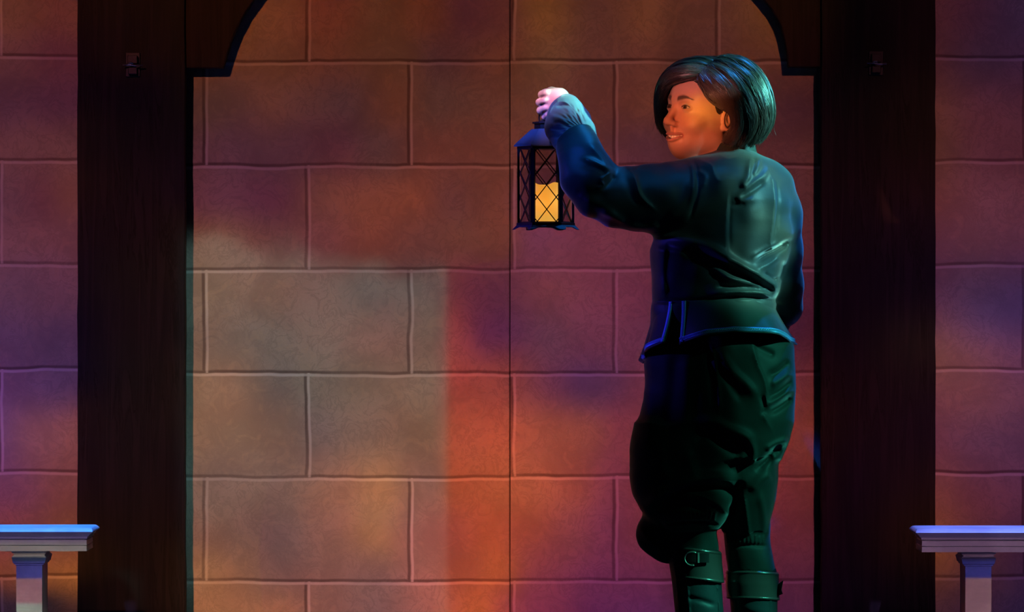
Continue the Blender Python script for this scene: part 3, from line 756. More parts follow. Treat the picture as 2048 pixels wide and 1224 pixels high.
    for a, b_ in zip(bp_[:-1], bp_[1:]): F.cap(a, b_, .0052, .0052, 0, 's', .01)
    def tint(V):
        h = to_head(V); l, f, u = h[:, 0], h[:, 1], h[:, 2]
        col = np.tile(np.array([.56, .31, .21]), (len(V), 1))
        def blend(w_, c):
            w_ = np.clip(w_, 0, 1)[:, None]; col[:] = col*(1-w_)+np.array(c)*w_
        al = np.abs(l); near = (f > .03) & (np.abs(u) < .13) & (al < .07)
        blend(np.exp(-((al-.040)**2+(u+.034)**2)/.015**2)*.35*near, (.62, .26, .18))
        uc = -.0735+9*l*l; hh = .0045*(1-np.clip(l/mx, -1, 1)**2)
        inl = near & (al < .0285) & (f > .066)
        d = u-uc
        lip = np.clip(1.2-np.abs(d-(hh+.002)-.0002)/.0032, 0, 1)+np.clip(1.2-np.abs(d+(hh+.003))/.0042, 0, 1)
        blend(lip*inl*.85, (.42, .15, .13))
        blend((np.abs(d) < hh+.0004)*(f < yf(l)-.006)*(al < .0225)*inl*1.0, (.05, .015, .015))
        # brows
        bz = .0190+.0050*np.sin(np.clip((al-.012)/.036, 0, 1)*2.6)-.10*np.clip(al-.036, 0, 1)
        th = .0054*np.clip((.051-al)/.026, .25, 1)
        blend(np.clip(1.6-np.abs(u-bz)/th, 0, 1)*np.clip((al-.010)/.004, 0, 1)*np.clip((.052-al)/.004, 0, 1)*near*(f > .04)*.92, (.055, .03, .022))
        # lash lines
        q = 1-((al-.031)/.0135)**2; up = .0042*q+.0006; lo = -.0026*q-.0008; ey = near & (q > 0) & (f > .066)
        blend(np.clip(1.5-np.abs(u-up-.0006)/.0012, 0, 1)*ey, (.03, .015, .012))
        blend(np.clip(1.2-np.abs(u-lo+.0003)/.0009, 0, 1)*ey*.6, (.12, .06, .05))
        hand = V[:, 0] < X(1150)
        blend(hand*1.0, (.74, .50, .42))
        return col
    return sdf_mesh('body', F, M['skin'], person, 2, .45, tint)
body_o = body(); body_o['label'] = 'skin of the face, neck and hands'

# eyes and teeth ----------------------------------------------------------
def eye_mat():
    m = bpy.data.materials.new('eye'); m.use_nodes = True; t = NT(m.node_tree); b = m.node_tree.nodes['Principled BSDF']
    a = t.n('ShaderNodeVertexColor', layer_name='tint'); t.put(b.inputs['Base Color'], a.outputs[0])
    b.inputs['Roughness'].default_value = .3; b.inputs['Specular IOR Level'].default_value = .2
    return m
M['eye'] = eye_mat()
look = HR.T @ np.array([.10, .985, -.02]); look /= np.linalg.norm(look)
for sx in (1, -1):
    c = H(sx*.031, .0695, .0005); r = .0132
    n1, n2 = 40, 28; vs = []; qs = []
    a1 = np.cross(look, [0, 0, 1.]); a1 /= np.linalg.norm(a1); a2 = np.cross(a1, look)
    for i in range(n2+1):
        th = math.pi*i/n2
        for j in range(n1):
            ph = 2*math.pi*j/n1; vs.append(c+r*(math.cos(th)*look+math.sin(th)*(math.cos(ph)*a1+math.sin(ph)*a2)))
    for i in range(n2):
        for j in range(n1): k = (j+1) % n1; qs.append((i*n1+j, (i+1)*n1+j, (i+1)*n1+k, i*n1+k))
    e = fast_mesh('eye', vs, qs, M['eye'], person)
    d = (np.array(vs)-c) @ look/r; col = np.ones((len(vs), 4), np.float32); col[:, :3] = (.42, .34, .31)
    col[d > math.cos(.46), :3] = (.06, .028, .016); col[d > math.cos(.20), :3] = (.004, .004, .004)
    e.data.color_attributes.new('tint', 'FLOAT_COLOR', 'POINT').data.foreach_set('color', col.ravel())
b = MB()
for i in range(10):
    l = (i-4.5)*.0050; w_ = .00268; fy = .0838-16*l*l; top = -.0680+9*l*l; h_ = .0078-.0012*(abs(i-4.5) > 1)
    b.rings([[H(l+math.cos(a)*w_*s_, fy-.003+math.sin(a)*.0034*s_, top-h_*q) for a in np.linspace(0, 2*math.pi, 12, endpoint=False)] for q, s_ in ((0, .9), (.3, 1), (.75, 1), (.95, .9), (1, .7))])
b.build('teeth', M['teeth'], person, smooth=True)

# jacket ------------------------------------------------------------------
TORSO = [(303, 1418, 1510, .010, .064), (311, 1404, 1524, .010, .078), (320, 1386, 1540, .005, .092), (335, 1374, 1556, 0, .105), (360, 1370, 1572, 0, .118), (400, 1368, 1586, 0, .128),
         (440, 1348, 1589, 0, .132), (470, 1310, 1588, 0, .132), (500, 1300, 1582, 0, .128), (540, 1302, 1571, 0, .122), (575, 1304, 1558, 0, .116), (600, 1304, 1550, 0, .112), (640, 1300, 1556, 0, .116), (668, 1298, 1562, 0, .118)]
def jacket():
    xs = axis([(X(1100), X(1625), .0024)]); ys = axis([(-.17, .14, .0026), (.14, .30, .005)]); zs = axis([(Z(680), Z(240), .0024)])
    F = Field(xs, ys, zs)
    f, lo, hi = loft(TORSO, 2.25); F.add(f, lo, hi, 0, .02)
    P = lambda px, py, y, r: (*V3(px, py, y), r)
    # raised arm
    F.chain([P(1405, 376, -.015, .068), P(1350, 392, -.025, .076), P(1300, 396, -.032, .074), P(1240, 396, -.042, .065), P(1196, 386, -.050, .060)], k=.035)
    F.chain([P(1192, 384, -.050, .056), P(1176, 352, -.048, .062), P(1163, 312, -.036, .052), P(1153, 285, -.018, .044), P(1149, 268, -.006, .041)], k=.022)
    F.cap(V3(1420, 345, -.005), V3(1390, 352, -.01), .045, .045, .03)
    # other arm, behind the body
    F.chain([P(1540, 372, .0, .058), P(1556, 430, .015, .055), P(1562, 500, .035, .049), P(1566, 570, .055, .046), P(1568, 612, .07, .043)], k=.022)
    F.chain([P(1566, 618, .075, .042), P(1548, 642, .15, .036), P(1515, 655, .22, .032)], k=.02)
    # sleeve mouth at the wrist
    a = V3(1150, 272, -.008)-V3(1166, 320, -.038); a /= np.linalg.norm(a); c0 = V3(1151, 270, -.006)
    tilt = a+np.array([-.25, 0, .1]); tilt /= np.linalg.norm(tilt)
    F.add(lambda x, y, z: (x-c0[0])*tilt[0]+(y-c0[1])*tilt[1]+(z-c0[2])*tilt[2]-.002, c0-.08, c0+.08, .004, 0, 'i')
    c1 = V3(1515, 655, .22)
    st = [  # (path, amplitude, width above, width below, profile)
      ([(1456, 385), (1452, 430), (1451, 480), (1455, 520), (1460, 545)], .0035, 3, 8, 1),
      ([(1461, 390), (1457, 450), (1458, 500)], -.003, 4, 4, 0),
      ([(1536, 332), (1547, 362), (1550, 400), (1547, 440), (1541, 480), (1546, 500)], .0045, 3, 6, 1),
      ([(1553, 360), (1556, 400), (1553, 440), (1548, 480)], -.0035, 5, 5, 0),
      ([(1543, 332), (1525, 352), (1500, 372), (1478, 392), (1474, 402)], .0055, 8, 6, 0),
      ([(1530, 362), (1505, 380), (1480, 396)], -.0045, 5, 7, 0),
      ([(1508, 305), (1500, 325), (1497, 350), (1488, 368), (1490, 376)], .007, 6, 7, 0),
      ([(1522, 312), (1515, 335), (1505, 352)], .005, 5, 6, 0),
      ([(1512, 312), (1508, 332), (1500, 352)], -.004, 4, 4, 0),
      ([(1460, 412), (1475, 410), (1490, 407)], -.0025, 5, 5, 0),
      ([(1474, 402), (1490, 402), (1510, 398)], .004, 5, 7, 0),
      ([(1388, 312), (1408, 322), (1424, 331), (1429, 348), (1438, 361), (1450, 356), (1470, 352)], .0045, 4, 7, 1),
      ([(1392, 340), (1410, 352), (1404, 378)], .004, 5, 6, 0),
      ([(1432, 300), (1455, 317), (1480, 312)], .003, 3, 5, 1),
      ([(1330, 478), (1370, 482), (1410, 492), (1448, 512), (1490, 536), (1524, 553), (1548, 566), (1553, 580), (1545, 590)], .014, 9, 10, 0),
      ([(1360, 505), (1420, 522), (1470, 545), (1510, 566), (1532, 578)], -.010, 9, 9, 0),
      ([(1400, 520), (1435, 540), (1460, 556), (1490, 562), (1516, 571), (1524, 580)], .010, 6, 6, 0),
      ([(1300, 500), (1350, 505), (1400, 520)], .006, 8, 10, 0),
      ([(1430, 572), (1470, 574), (1510, 577)], -.007, 6, 6, 0),
      ([(1420, 588), (1470, 584), (1515, 585), (1545, 592)], .009, 6, 5, 0),
      ([(1508, 524), (1528, 510), (1552, 498), (1580, 482)], -.016, 6, 7, 0),
      ([(1512, 540), (1540, 528), (1562, 512)], .006, 6, 8, 0),
      ([(1500, 516), (1530, 500), (1560, 486)], .006, 6, 5, 0),
      ([(1522, 544), (1542, 556), (1556, 562)], -.010, 5, 5, 0),
      ([(1560, 560), (1566, 545), (1570, 520)], -.006, 5, 5, 0),
      ([(1300, 603), (1360, 602), (1420, 598), (1480, 594), (1548, 600)], -.007, 4, 4, 0),
      ([(1330, 480), (1326, 540), (1330, 600)], .006, 6, 14, 0),
      ([(1555, 606), (1580, 612), (1602, 600)], .007, 5, 7, 0), ([(1560, 622), (1585, 628), (1600, 618)], -.006, 5, 6, 0),
      ([(1572, 600), (1590, 590), (1604, 575)], -.005, 5, 5, 0),
      # raised sleeve
      ([(1262, 340), (1272, 362), (1279, 388), (1292, 404), (1315, 424)], .008, 4, 9, 1),
      ([(1250, 350), (1262, 385), (1280, 412)], -.003, 8, 8, 0),
      ([(1228, 342), (1210, 352), (1203, 362), (1206, 372), (1190, 378)], .009, 5, 5, 1),
      ([(1232, 350), (1220, 366), (1200, 380)], -.006, 5, 5, 0),
      ([(1160, 316), (1185, 322), (1210, 334), (1226, 342)], .007, 5, 6, 0),
      ([(1168, 332), (1192, 338), (1214, 352)], -.005, 5, 5, 0),
      ([(1180, 290), (1200, 312), (1218, 336)], .004, 5, 5, 0),
      ([(1165, 400), (1200, 412), (1240, 436)], .005, 8, 10, 0), ([(1150, 380), (1180, 388), (1215, 392)], -.004, 8, 8, 0),
      ([(1330, 440), (1370, 400), (1385, 360)], .005, 8, 10, 0),
      ([(1388, 316), (1394, 340), (1396, 372), (1388, 410), (1378, 440)], -.005, 4, 5, 0),
      ([(1380, 318), (1386, 345), (1386, 380), (1378, 412)], .005, 8, 4, 0),
      ([(1200, 425), (1225, 434), (1250, 446)], .006, 8, 5, 0), ([(1255, 452), (1290, 455), (1320, 450)], .005, 6, 6, 0),
    ]
    Hm = strokes2d(xs.astype(float), zs.astype(float), st, -.10)
    # side-to-side quilting of the cloth: broad slow wrinkles
    Hn = np.zeros_like(Hm)
    for i in range(60):
        a_ = rng.uniform(0, math.pi); kx, kz = math.cos(a_)*rng.uniform(40, 130), math.sin(a_)*rng.uniform(40, 130)
        Hn += np.sin(xs[:, None]*kx+zs[None, :]*kz+rng.uniform(0, 6.3))*.00022
    Hm = Hm+Hn
    dep = np.clip((.03-ys)/.05, 0, 1)[None, :, None]
    F.F -= (Hm[:, None, :]*dep*1.1).astype(np.float32)
    F.F = np.maximum(F.F, (zs.min()+.012-zs)[None, None, :].astype(np.float32))
    return sdf_mesh('jacket', F, M['velvet'], person, 2, .4)
jacket_o = jacket()

# collar: low standing band open at the throat
def collar():
    b = MB(); rings = []
    for i in range(49):
        a = math.radians(-205+230*i/48+0)   # round the back
        c, s_ = math.cos(a), math.sin(a)
        cx, cy = X(1460), .010
        prof = []
        for q, (dz, rr) in enumerate(((-.020, .064), (-.004, .0595), (.013, .0560), (.016, .0540), (.013, .0515), (-.004, .0545), (-.02, .058))):
            prof.append((cx+c*rr*1.06, cy+s_*rr*1.04, Z(299)+dz+.006*c+.004*math.sin(3*a)))
        rings.append(prof)
    b.rings(rings, True); return b.build('collar', M['breech'], jacket_o, smooth=True)
collar()

# peplum and braid ---------------------------------------------------------
def pep_pt(th, t, off=0.0):
    """th degrees (camera side negative), t 0 waist .. 1 hem"""
    th_w = ((th+180) % 360)-180
    tt = max(t, 0)
    a = math.radians(th)
    w_ = .5-.5*math.cos(min(1, tt)*math.pi*.5)
    x0 = X(1303)+(X(1280)-X(1303))*tt**1.4; x1 = X(1549)+(X(1589)-X(1549))*tt**1.1
    cx, ax = (x0+x1)/2, (x1-x0)/2; by = .111+.056*tt**1.1; ax -= .006*(1-tt)
    hem = np.interp(th % 360, [0, 30, 90, 120, 150, 180, 205, 227, 238, 262, 280, 309, 330, 350, 360], [690, 686, 684, 690, 706, 727, 702, 685, 689, 670, 664, 667, 676, 687, 690])
    top = np.interp(th % 360, [0, 90, 180, 227, 262, 309, 360], [603, 606, 604, 603, 600, 596, 603])
    wave = .0065*math.sin(a*7+.8)*tt+.002*math.sin(a*13)*tt*tt
    r = 1+wave/.15
    e = 2/2.15
    c, s_ = math.cos(a), math.sin(a); c2, s2 = math.copysign(abs(c)**e, c), math.copysign(abs(s_)**e, s_)
    nx, ny = c/ax, s_/by; nn = math.hypot(nx, ny)
    x = cx+ax*r*c2+off*nx/nn; y = by*r*s2+off*ny/nn
    py = top+(hem-top)*t
    # puckers: pressed valley running across the skirt
    return np.array([x, y, Z(py, y)])
def peplum():
    for a0, a1 in ((-121.5, 119.5), (120.5, 226.5)):
        nth, nt = 130, 26
        O = [[pep_pt(a0+(a1-a0)*i/nth, j/nt, 0) for j in range(nt+1)] for i in range(nth+1)]
        I = [[pep_pt(a0+(a1-a0)*i/nth, j/nt, -.0035) for j in range(nt+1)] for i in range(nth+1)]
        b = MB(); b.rings([o_+i_[::-1] for o_, i_ in zip(O, I)])
        b.build('peplum', M['velvet'], jacket_o, smooth=True)
peplum()
def braid(path, w_):
    """path: list of (th, t) centre positions; woven band"""
    pts = [np.array(p, float) for p in path]
    seg = [0]
    P3 = [pep_pt(*p) for p in pts]
    for a, b_ in zip(P3[:-1], P3[1:]): seg.append(seg[-1]+np.linalg.norm(b_-a))
    L = seg[-1]; n = int(L/.0008); s_ = np.linspace(0, L, n)
    th = np.interp(s_, seg, [p[0] for p in pts]); tt = np.interp(s_, seg, [p[1] for p in pts])
    C3 = np.array([pep_pt(a, b_, .0012) for a, b_ in zip(th, tt)]); tan = np.gradient(C3, axis=0); tan /= np.linalg.norm(tan, axis=1)[:, None]
    N3 = np.array([pep_pt(a, b_, .0112) for a, b_ in zip(th, tt)])-C3; N3 /= np.linalg.norm(N3, axis=1)[:, None]
    B3 = np.cross(tan, N3); m = 13; rings = []
    for i in range(n):
        r = []
        for j in range(m):
            v = -1+2*j/(m-1); lane = abs((v*1.5+1.5) % 1-.5)
            bump = .0014+.0012*abs(math.sin(s_[i]*math.pi/.0042+(1 if v > 0 else -1)*v*3.2))*(1-.5*abs(lane))
            edge = .25 if j in (0, m-1) else 1
            ww = w_*(1+.10*math.sin(s_[i]*2*math.pi/.0042)*(abs(v) > .9))
            r.append(C3[i]+B3[i]*v*ww+N3[i]*bump*edge)
        for j in (m-1, 0): r.append(C3[i]+B3[i]*(-1+2*j/(m-1))*w_*.98-N3[i]*.001)
        rings.append(r)
    b = MB(); b.rings(rings); return b.build('braid_trim', M['braid'], jacket_o, smooth=True)
hz = lambda t0, a0, a1, n: [(a0+(a1-a0)*i/n, t0) for i in range(n+1)]
braid(hz(.90, -121, -1, 36), .0052); braid([(-119.3, t) for t in np.linspace(.0, .96, 14)], .0052)
braid([(q+360, t) for q, t in hz(.90, -134, -183, 24)], .0052); braid([(225.0-.5, t) for t in np.linspace(.0, .96, 14)], .0050)

# cuff of the shirt ---------------------------------------------------------
def cuff():
    xs = axis([(X(1080), X(1210), .0013)]); ys = axis([(-.07, .14, .0018)]); zs = axis([(Z(318), Z(170), .0013)])
    F = Field(xs, ys, zs)
    P = lambda px, py, y, r: (*V3(px, py, y), r)
    F.chain([P(1134, 209, .070, .026), P(1133, 226, .044, .040), P(1130, 250, .012, .045), P(1141, 272, -.006, .045)], k=.016)
    F.cap(V3(1124, 262, .004), V3(1128, 280, -.006), .036, .026, .015)
    F.chain([P(1143, 212, .066, .018), P(1158, 240, .036, .026), P(1170, 262, .004, .024), P(1180, 272, -.008, .016)], k=.014)
    XX, ZZ = np.meshgrid(xs, zs, indexing='ij'); px = 1024+XX*PXM*CAMD/(CAMD+.0); py = 612-(ZZ-CZ)*PXM
    ang = np.arctan2(py-262, px-1168); rad = np.hypot(px-1168, py-262)
    Hm = (.0016*np.sin(ang*24+2.6*np.sin(rad*.08)+1.5*np.sin(ang*5))+.0009*np.sin(ang*47+rad*.12))*np.exp(-((rad-32)/26)**2)*np.clip((3.6-np.abs(ang))/.6, 0, 1)*np.clip((np.abs(ang)-1.45)/.5, 0, 1)
    st = [([(1118, 203), (1132, 205), (1150, 222), (1164, 244), (1172, 262)], .006, 4, 5, 1), ([(1112, 214), (1140, 212), (1158, 240)], -.005, 4, 5, 0),
          ([(1122, 198), (1105, 212), (1097, 232)], .004, 3, 4, 1), ([(1100, 232), (1118, 240), (1140, 248)], .005, 5, 5, 0), ([(1105, 250), (1122, 245), (1140, 256)], -.004, 4, 4, 0),
          ([(1098, 262), (1112, 264), (1130, 270)], .003, 3, 4, 0), ([(1098, 276), (1112, 274), (1128, 280)], -.003, 3, 4, 0), ([(1150, 215), (1162, 230), (1170, 250)], -.004, 3, 4, 0)]
    Hm = Hm+strokes2d(xs.astype(float), zs.astype(float), st, -.0)
    F.F -= (Hm[:, None, :]*np.clip((.06-ys)/.04, 0, 1)[None, :, None]).astype(np.float32)
    # open mouth round the wrist
    a = V3(1118, 196, .092)-V3(1134, 222, .062); a /= np.linalg.norm(a); c = V3(1121, 206, .078)
    t_ = a+np.array([-.5, -.0, -.15]); t_ /= np.linalg.norm(t_)
    F.add(lambda x, y, z: (x-c[0])*t_[0]+(y-c[1])*t_[1]+(z-c[2])*t_[2]-.001, c-.06, c+.06, .002, 0, 'i')
    return sdf_mesh('shirt_cuff', F, M['cuffc'], person, 1, .4)
cuff()

# breeches ------------------------------------------------------------------
def breeches():
    xs = axis([(X(1245), X(1605), .0026)]); ys = axis([(-.17, .17, .003)]); zs = axis([(Z(1150), Z(620), .0026)])
    F = Field(xs, ys, zs)
    f, lo, hi = loft([(630, 1318, 1545, 0, .10), (690, 1290, 1588, 0, .128), (730, 1288, 1591, 0, .134), (770, 1290, 1592, 0, .136), (800, 1288, 1591, 0, .136), (840, 1277, 1588, 0, .136), (880, 1272, 1575, 0, .132), (915, 1275, 1560, 0, .12)], 2.3)
    F.add(f, lo, hi, 0, .02)
    L = loft([(850, 1272, 1450, -.01, .115), (900, 1261, 1468, -.015, .122), (950, 1260, 1474, -.02, .125), (990, 1266, 1474, -.02, .122), (1020, 1282, 1468, -.02, .112), (1045, 1300, 1450, -.015, .09), (1060, 1318, 1438, -.01, .07)], 2.2)
    F.add(*L, .03, .02)
    L = loft([(850, 1400, 1578, .015, .11), (900, 1405, 1571, .02, .112), (925, 1408, 1557, .02, .108), (960, 1420, 1556, .022, .102), (1000, 1430, 1551, .025, .096), (1040, 1440, 1541, .03, .082), (1062, 1444, 1538, .03, .070)], 2.2)
    F.add(*L, .02, .02)
    P = lambda px, py, y, r: (*V3(px, py, y), r)
    F.chain([P(1345, 1040, .0, .062), P(1322, 1068, .01, .056), P(1338, 1092, .01, .042)], k=.02)      # blouse over the bent knee
    F.add(*loft([(1040, 1325, 1432, -.012, .066), (1060, 1330, 1434, -.012, .064), (1085, 1334, 1437, -.008, .062), (1100, 1336, 1438, -.006, .061)], 2.1), .006, .02)
    F.add(*loft([(1050, 1446, 1539, .028, .062), (1085, 1449, 1541, .03, .060), (1115, 1452, 1546, .03, .059), (1142, 1456, 1551, .03, .058)], 2.1), .008, .02)
    st = [
      ([(1421, 688), (1428, 720), (1434, 760), (1438, 800), (1436, 832)], .006, 2.5, 7, 1),
      ([(1412, 700), (1420, 760), (1424, 815)], -.003, 8, 5, 0),
      ([(1440, 705), (1462, 740), (1490, 765), (1512, 792)], .008, 8, 12, 0), ([(1440, 735), (1460, 770), (1482, 800)], -.006, 8, 8, 0),
      ([(1505, 680), (1512, 720), (1530, 765), (1532, 805), (1528, 830), (1545, 862)], .007, 3, 8, 1),
      ([(1522, 790), (1528, 812), (1525, 830)], -.008, 5, 4, 0),
      ([(1535, 752), (1558, 742), (1580, 722)], -.007, 7, 7, 0), ([(1532, 795), (1560, 782), (1585, 760)], -.006, 7, 7, 0), ([(1536, 826), (1562, 812), (1586, 795)], -.010, 7, 7, 0),
      ([(1530, 812), (1560, 795), (1588, 776)], .007, 7, 8, 0), ([(1540, 770), (1562, 760), (1586, 742)], .006, 7, 8, 0),
      ([(1505, 690), (1530, 702), (1550, 712)], -.006, 6, 8, 0),
      ([(1395, 846), (1425, 843), (1455, 858), (1490, 872), (1505, 890)], .012, 10, 9, 0),
      ([(1385, 880), (1410, 868), (1438, 880), (1466, 902), (1485, 905)], -.009, 10, 12, 0),
      ([(1375, 900), (1382, 930), (1392, 955)], .006, 9, 12, 0), ([(1500, 880), (1508, 905), (1505, 930)], .007, 6, 6, 0),
      ([(1566, 898), (1548, 905), (1530, 925), (1512, 945)], -.012, 8, 9, 0),
      ([(1580, 880), (1555, 888), (1530, 902)], .008, 9, 7, 0), ([(1545, 950), (1525, 960), (1500, 985)], .007, 10, 12, 0),
      ([(1295, 1015), (1315, 996), (1345, 978), (1385, 963), (1430, 957), (1475, 962)], .014, 16, 5, 0),
      ([(1325, 1010), (1360, 985), (1400, 975), (1450, 978), (1478, 990)], -.020, 8, 12, 0),
      ([(1345, 988), (1375, 986), (1405, 992), (1435, 1008), (1460, 1030)], .010, 5, 6, 1),
      ([(1300, 1030), (1340, 1012), (1380, 1010), (1410, 1022)], -.008, 8, 8, 0),
      ([(1462, 1030), (1475, 1000), (1480, 960)], -.014, 9, 9, 0), ([(1472, 1090), (1468, 1050), (1470, 1010)], -.010, 9, 8, 0),
      ([(1480, 960), (1492, 1010), (1500, 1060), (1506, 1090)], .005, 3, 6, 1), ([(1520, 980), (1530, 1030), (1534, 1070)], .004, 6, 8, 0),
      ([(1282, 1058), (1300, 1085), (1330, 1105)], .006, 5, 6, 1), ([(1320, 1040), (1330, 1060), (1336, 1080)], -.006, 5, 5, 0),
      ([(1330, 1049), (1370, 1043), (1410, 1043), (1436, 1052)], -.006, 3, 3, 0), ([(1448, 1098), (1490, 1093), (1540, 1096)], -.005, 3, 3, 0),
      ([(1300, 760), (1297, 840), (1290, 920)], .004, 14, 18, 0), ([(1350, 700), (1345, 780), (1335, 860)], -.005, 12, 14, 0), ([(1375, 700), (1372, 790), (1368, 850)], .005, 12, 12, 0),
      ([(1320, 880), (1322, 930), (1340, 960)], .004, 12, 14, 0),
    ]
    for i in range(13):   # gathers into the knee bands
        x_ = 1332+i*8; st.append(([(x_-5+i*.6, 1022+2*math.sin(i*2.1)), (x_, 1043)], .0045, 2.0, 2.0, 0))
        if i < 10: st.append(([(1456+i*8.4, 1072+3*math.sin(i*1.7)), (1458+i*8, 1092)], .0035, 2.0, 2.0, 0))
    Hm = strokes2d(xs.astype(float), zs.astype(float), st, -.10)
    for i in range(60):
        a_ = rng.uniform(0, math.pi); kx, kz = math.cos(a_)*rng.uniform(30, 110), math.sin(a_)*rng.uniform(20, 80)
        Hm += np.sin(xs[:, None]*kx+zs[None, :]*kz+rng.uniform(0, 6.3))*.00025
    F.F -= (Hm[:, None, :]*np.clip((.03-ys)/.05, 0, 1)[None, :, None]*1.15).astype(np.float32)
    return sdf_mesh('breeches', F, M['breech'], person, 3, .5)
breeches()

# boots ---------------------------------------------------------------------
def boot(rows, foot, cuffrows, side):
    xs_ = [r[1] for r in rows]+[p[0]-30 for p in foot]; xe_ = [r[2] for r in rows]
    zlo = 0.0
    xs = axis([(X(min(xs_)-15), X(max(xe_)+15), .003)]); ys = axis([(-.10, .34, .0035)]); zs = axis([(-.012, Z(rows[0][0]-10), .003)])
    F = Field(xs, ys, zs)
    F.add(*loft(rows, 2.1), 0, .02)
    P = lambda px, py, y, r: (*V3(px, py, y), r)
    F.chain([P(*p) for p in foot], k=.025)
    F.F = np.maximum(F.F, (.004-zs)[None, None, :].astype(np.float32))
    mid = [(r[0], (r[1]+r[2])/2) for r in rows]
    st = []
    for frac in side['seams']: st.append(([(r[1]+(r[2]-r[1])*frac, r[0]) for r in rows[1:]], .0035, 1.8, 1.8, 0))
    for x_, y_, a_ in side['creases']: st.append(([(x_-28, y_-6*a_), (x_, y_), (x_+30, y_+10*a_)], -.004, 4, 5, 0))
    Hm = strokes2d(xs.astype(float), zs.astype(float), st, -.05)
    F.F -= (Hm[:, None, :]*np.clip((.02-ys)/.03, 0, 1)[None, :, None]).astype(np.float32)
    o = sdf_mesh('boot', F, M['bootc'], person, 2, .5)
    # sole
    # leather cuff band: offset shell
    Fc = Field(axis([(X(min(r[1] for r in cuffrows)-12), X(max(r[2] for r in cuffrows)+12), .0016)]), axis([(-.10, .12, .0022)]), axis([(Z(cuffrows[-1][0]+8), Z(cuffrows[0][0]-8), .0012)]))
    Fc.add(*loft(cuffrows, 2.1), 0, .02)
    # rolled top and bottom edges follow a slight dip
    xs2, zs2 = Fc.x, Fc.z
    xm = X((cuffrows[0][1]+cuffrows[0][2])/2); wv = (xs2-xm)/.06
    zt = Z(cuffrows[0][0])+.004*np.clip(1-wv**2, -1, 1)*side['dip']-.004*wv*side['slope']; zb = Z(cuffrows[-1][0])+.003*np.clip(1-wv**2, -1, 1)*side['dip']-.004*wv*side['slope']
    top = (zs2[None, :]-zt[:, None]+.006); bot = (zb[:, None]+.006-zs2[None, :])
    Fc.F = np.maximum(Fc.F, np.maximum(top, bot)[:, None, :].astype(np.float32))
    hm = .0016*np.exp(-((zs2[None, :]-(zt[:, None]-.010))/.0016)**2)+.0016*np.exp(-((zs2[None, :]-(zb[:, None]+.010))/.0016)**2)
    Fc.F -= hm[:, None, :].astype(np.float32)
    c = sdf_mesh('boot_cuff', Fc, M['leather'], o, 1, .4); c['label'] = 'brown leather band round the boot top'
    return o
lb = boot([(1088, 1337, 1436, -.006, .060), (1120, 1337, 1439, -.004, .060), (1165, 1344, 1443, .0, .059), (1224, 1350, 1447, .004, .057), (1280, 1362, 1446, .014, .050), (1340, 1374, 1440, .026, .040), (1400, 1372, 1440, .035, .038)],
     [(1404, 1396, .035, .036), (1395, 1405, .07, .036), (1372, 1410, .14, .034), (1352, 1414, .19, .026)],
     [(1093, 1345, 1441, -.007, .0635), (1110, 1348, 1443, -.006, .0640), (1165, 1349, 1448, -.002, .0635)],
     dict(seams=[.10, .30, .92], creases=[(1400, 1200, 1), (1395, 1250, 1)], dip=1, slope=1.6))
rb = boot([(1136, 1458, 1552, .03, .056), (1165, 1456, 1555, .031, .058), (1224, 1462, 1555, .035, .056), (1280, 1466, 1550, .042, .050), (1340, 1472, 1540, .052, .040), (1400, 1470, 1540, .06, .038)],
     [(1505, 1396, .06, .036), (1503, 1405, .10, .036), (1494, 1410, .17, .034), (1488, 1414, .22, .026)],
     [(1139, 1452, 1557, .03, .0600), (1165, 1451, 1558, .031, .0615), (1205, 1454, 1559, .034, .0605)],
     dict(seams=[.12, .88], creases=[(1510, 1230, 1)], dip=1, slope=.4))
def buckle():
    # strap lying on the left boot cuff, ring buckle and keeper
    def surf(px, py, lift):     # point on the band's camera side
        c = X(1396, -.004); a = (1448-1349)/2/PXM; x = X(px, -.06); u = min(.98, abs((x-c)/a)); yy = -.004-.0637*(1-u**2.1)**(1/2.1)
        return np.array([x, yy-lift, Z(py, -.06)])
    b = MB(); rings = []
    for i in range(30):
        px = 1374+44*i/29; slope = -1.5*i/29; hw = (8.5+1.8*i/29); lift = .003+.004*(i/29)**2
        rings.append([surf(px, 1116+slope-hw, lift), surf(px, 1116+slope+hw, lift), surf(px, 1116+slope+hw, lift+.0028), surf(px, 1116+slope-hw, lift+.0028)])
    b.rings(rings); s_ = b.build('buckle_strap', M['strap'], lb, bevel=.0006)
    b = MB(); b.tube([surf(1384+14.5*math.cos(a), 1117+13.5*math.sin(a), .0055) for a in np.radians(np.linspace(75, 300, 40))], .0018, 8)
    b.build('buckle', M['brass'], lb, smooth=True)
    b = MB(); rings = []
    for i in range(12):
        py = 1105+20*i/11; rings.append([surf(1395.0, py, .0068), surf(1398.4, py, .0068), surf(1398.4, py, .0082), surf(1395.0, py, .0082)])
    b.rings(rings); b.build('strap_keeper', M['brass'], lb)
    # strap end sticking out at the side of the right boot
    b = MB()
    p = [V3(1553, 1170, .01), V3(1560, 1166, .004), V3(1567, 1160, -.004), V3(1563, 1180, -.004), V3(1566, 1188, -.002), V3(1558, 1191, .004), V3(1553, 1195, .01)]
    v = [q+np.array([0, d, 0]) for d in (0, .016) for q in p]; n = len(p)
    b.add(v, [tuple(range(n)), tuple(range(2*n-1, n-1, -1))]+[(i, i+n, (i+1) % n+n, (i+1) % n) for i in range(n)])
    b.build('buckle_strap', M['strap'], rb, bevel=.001)
buckle()
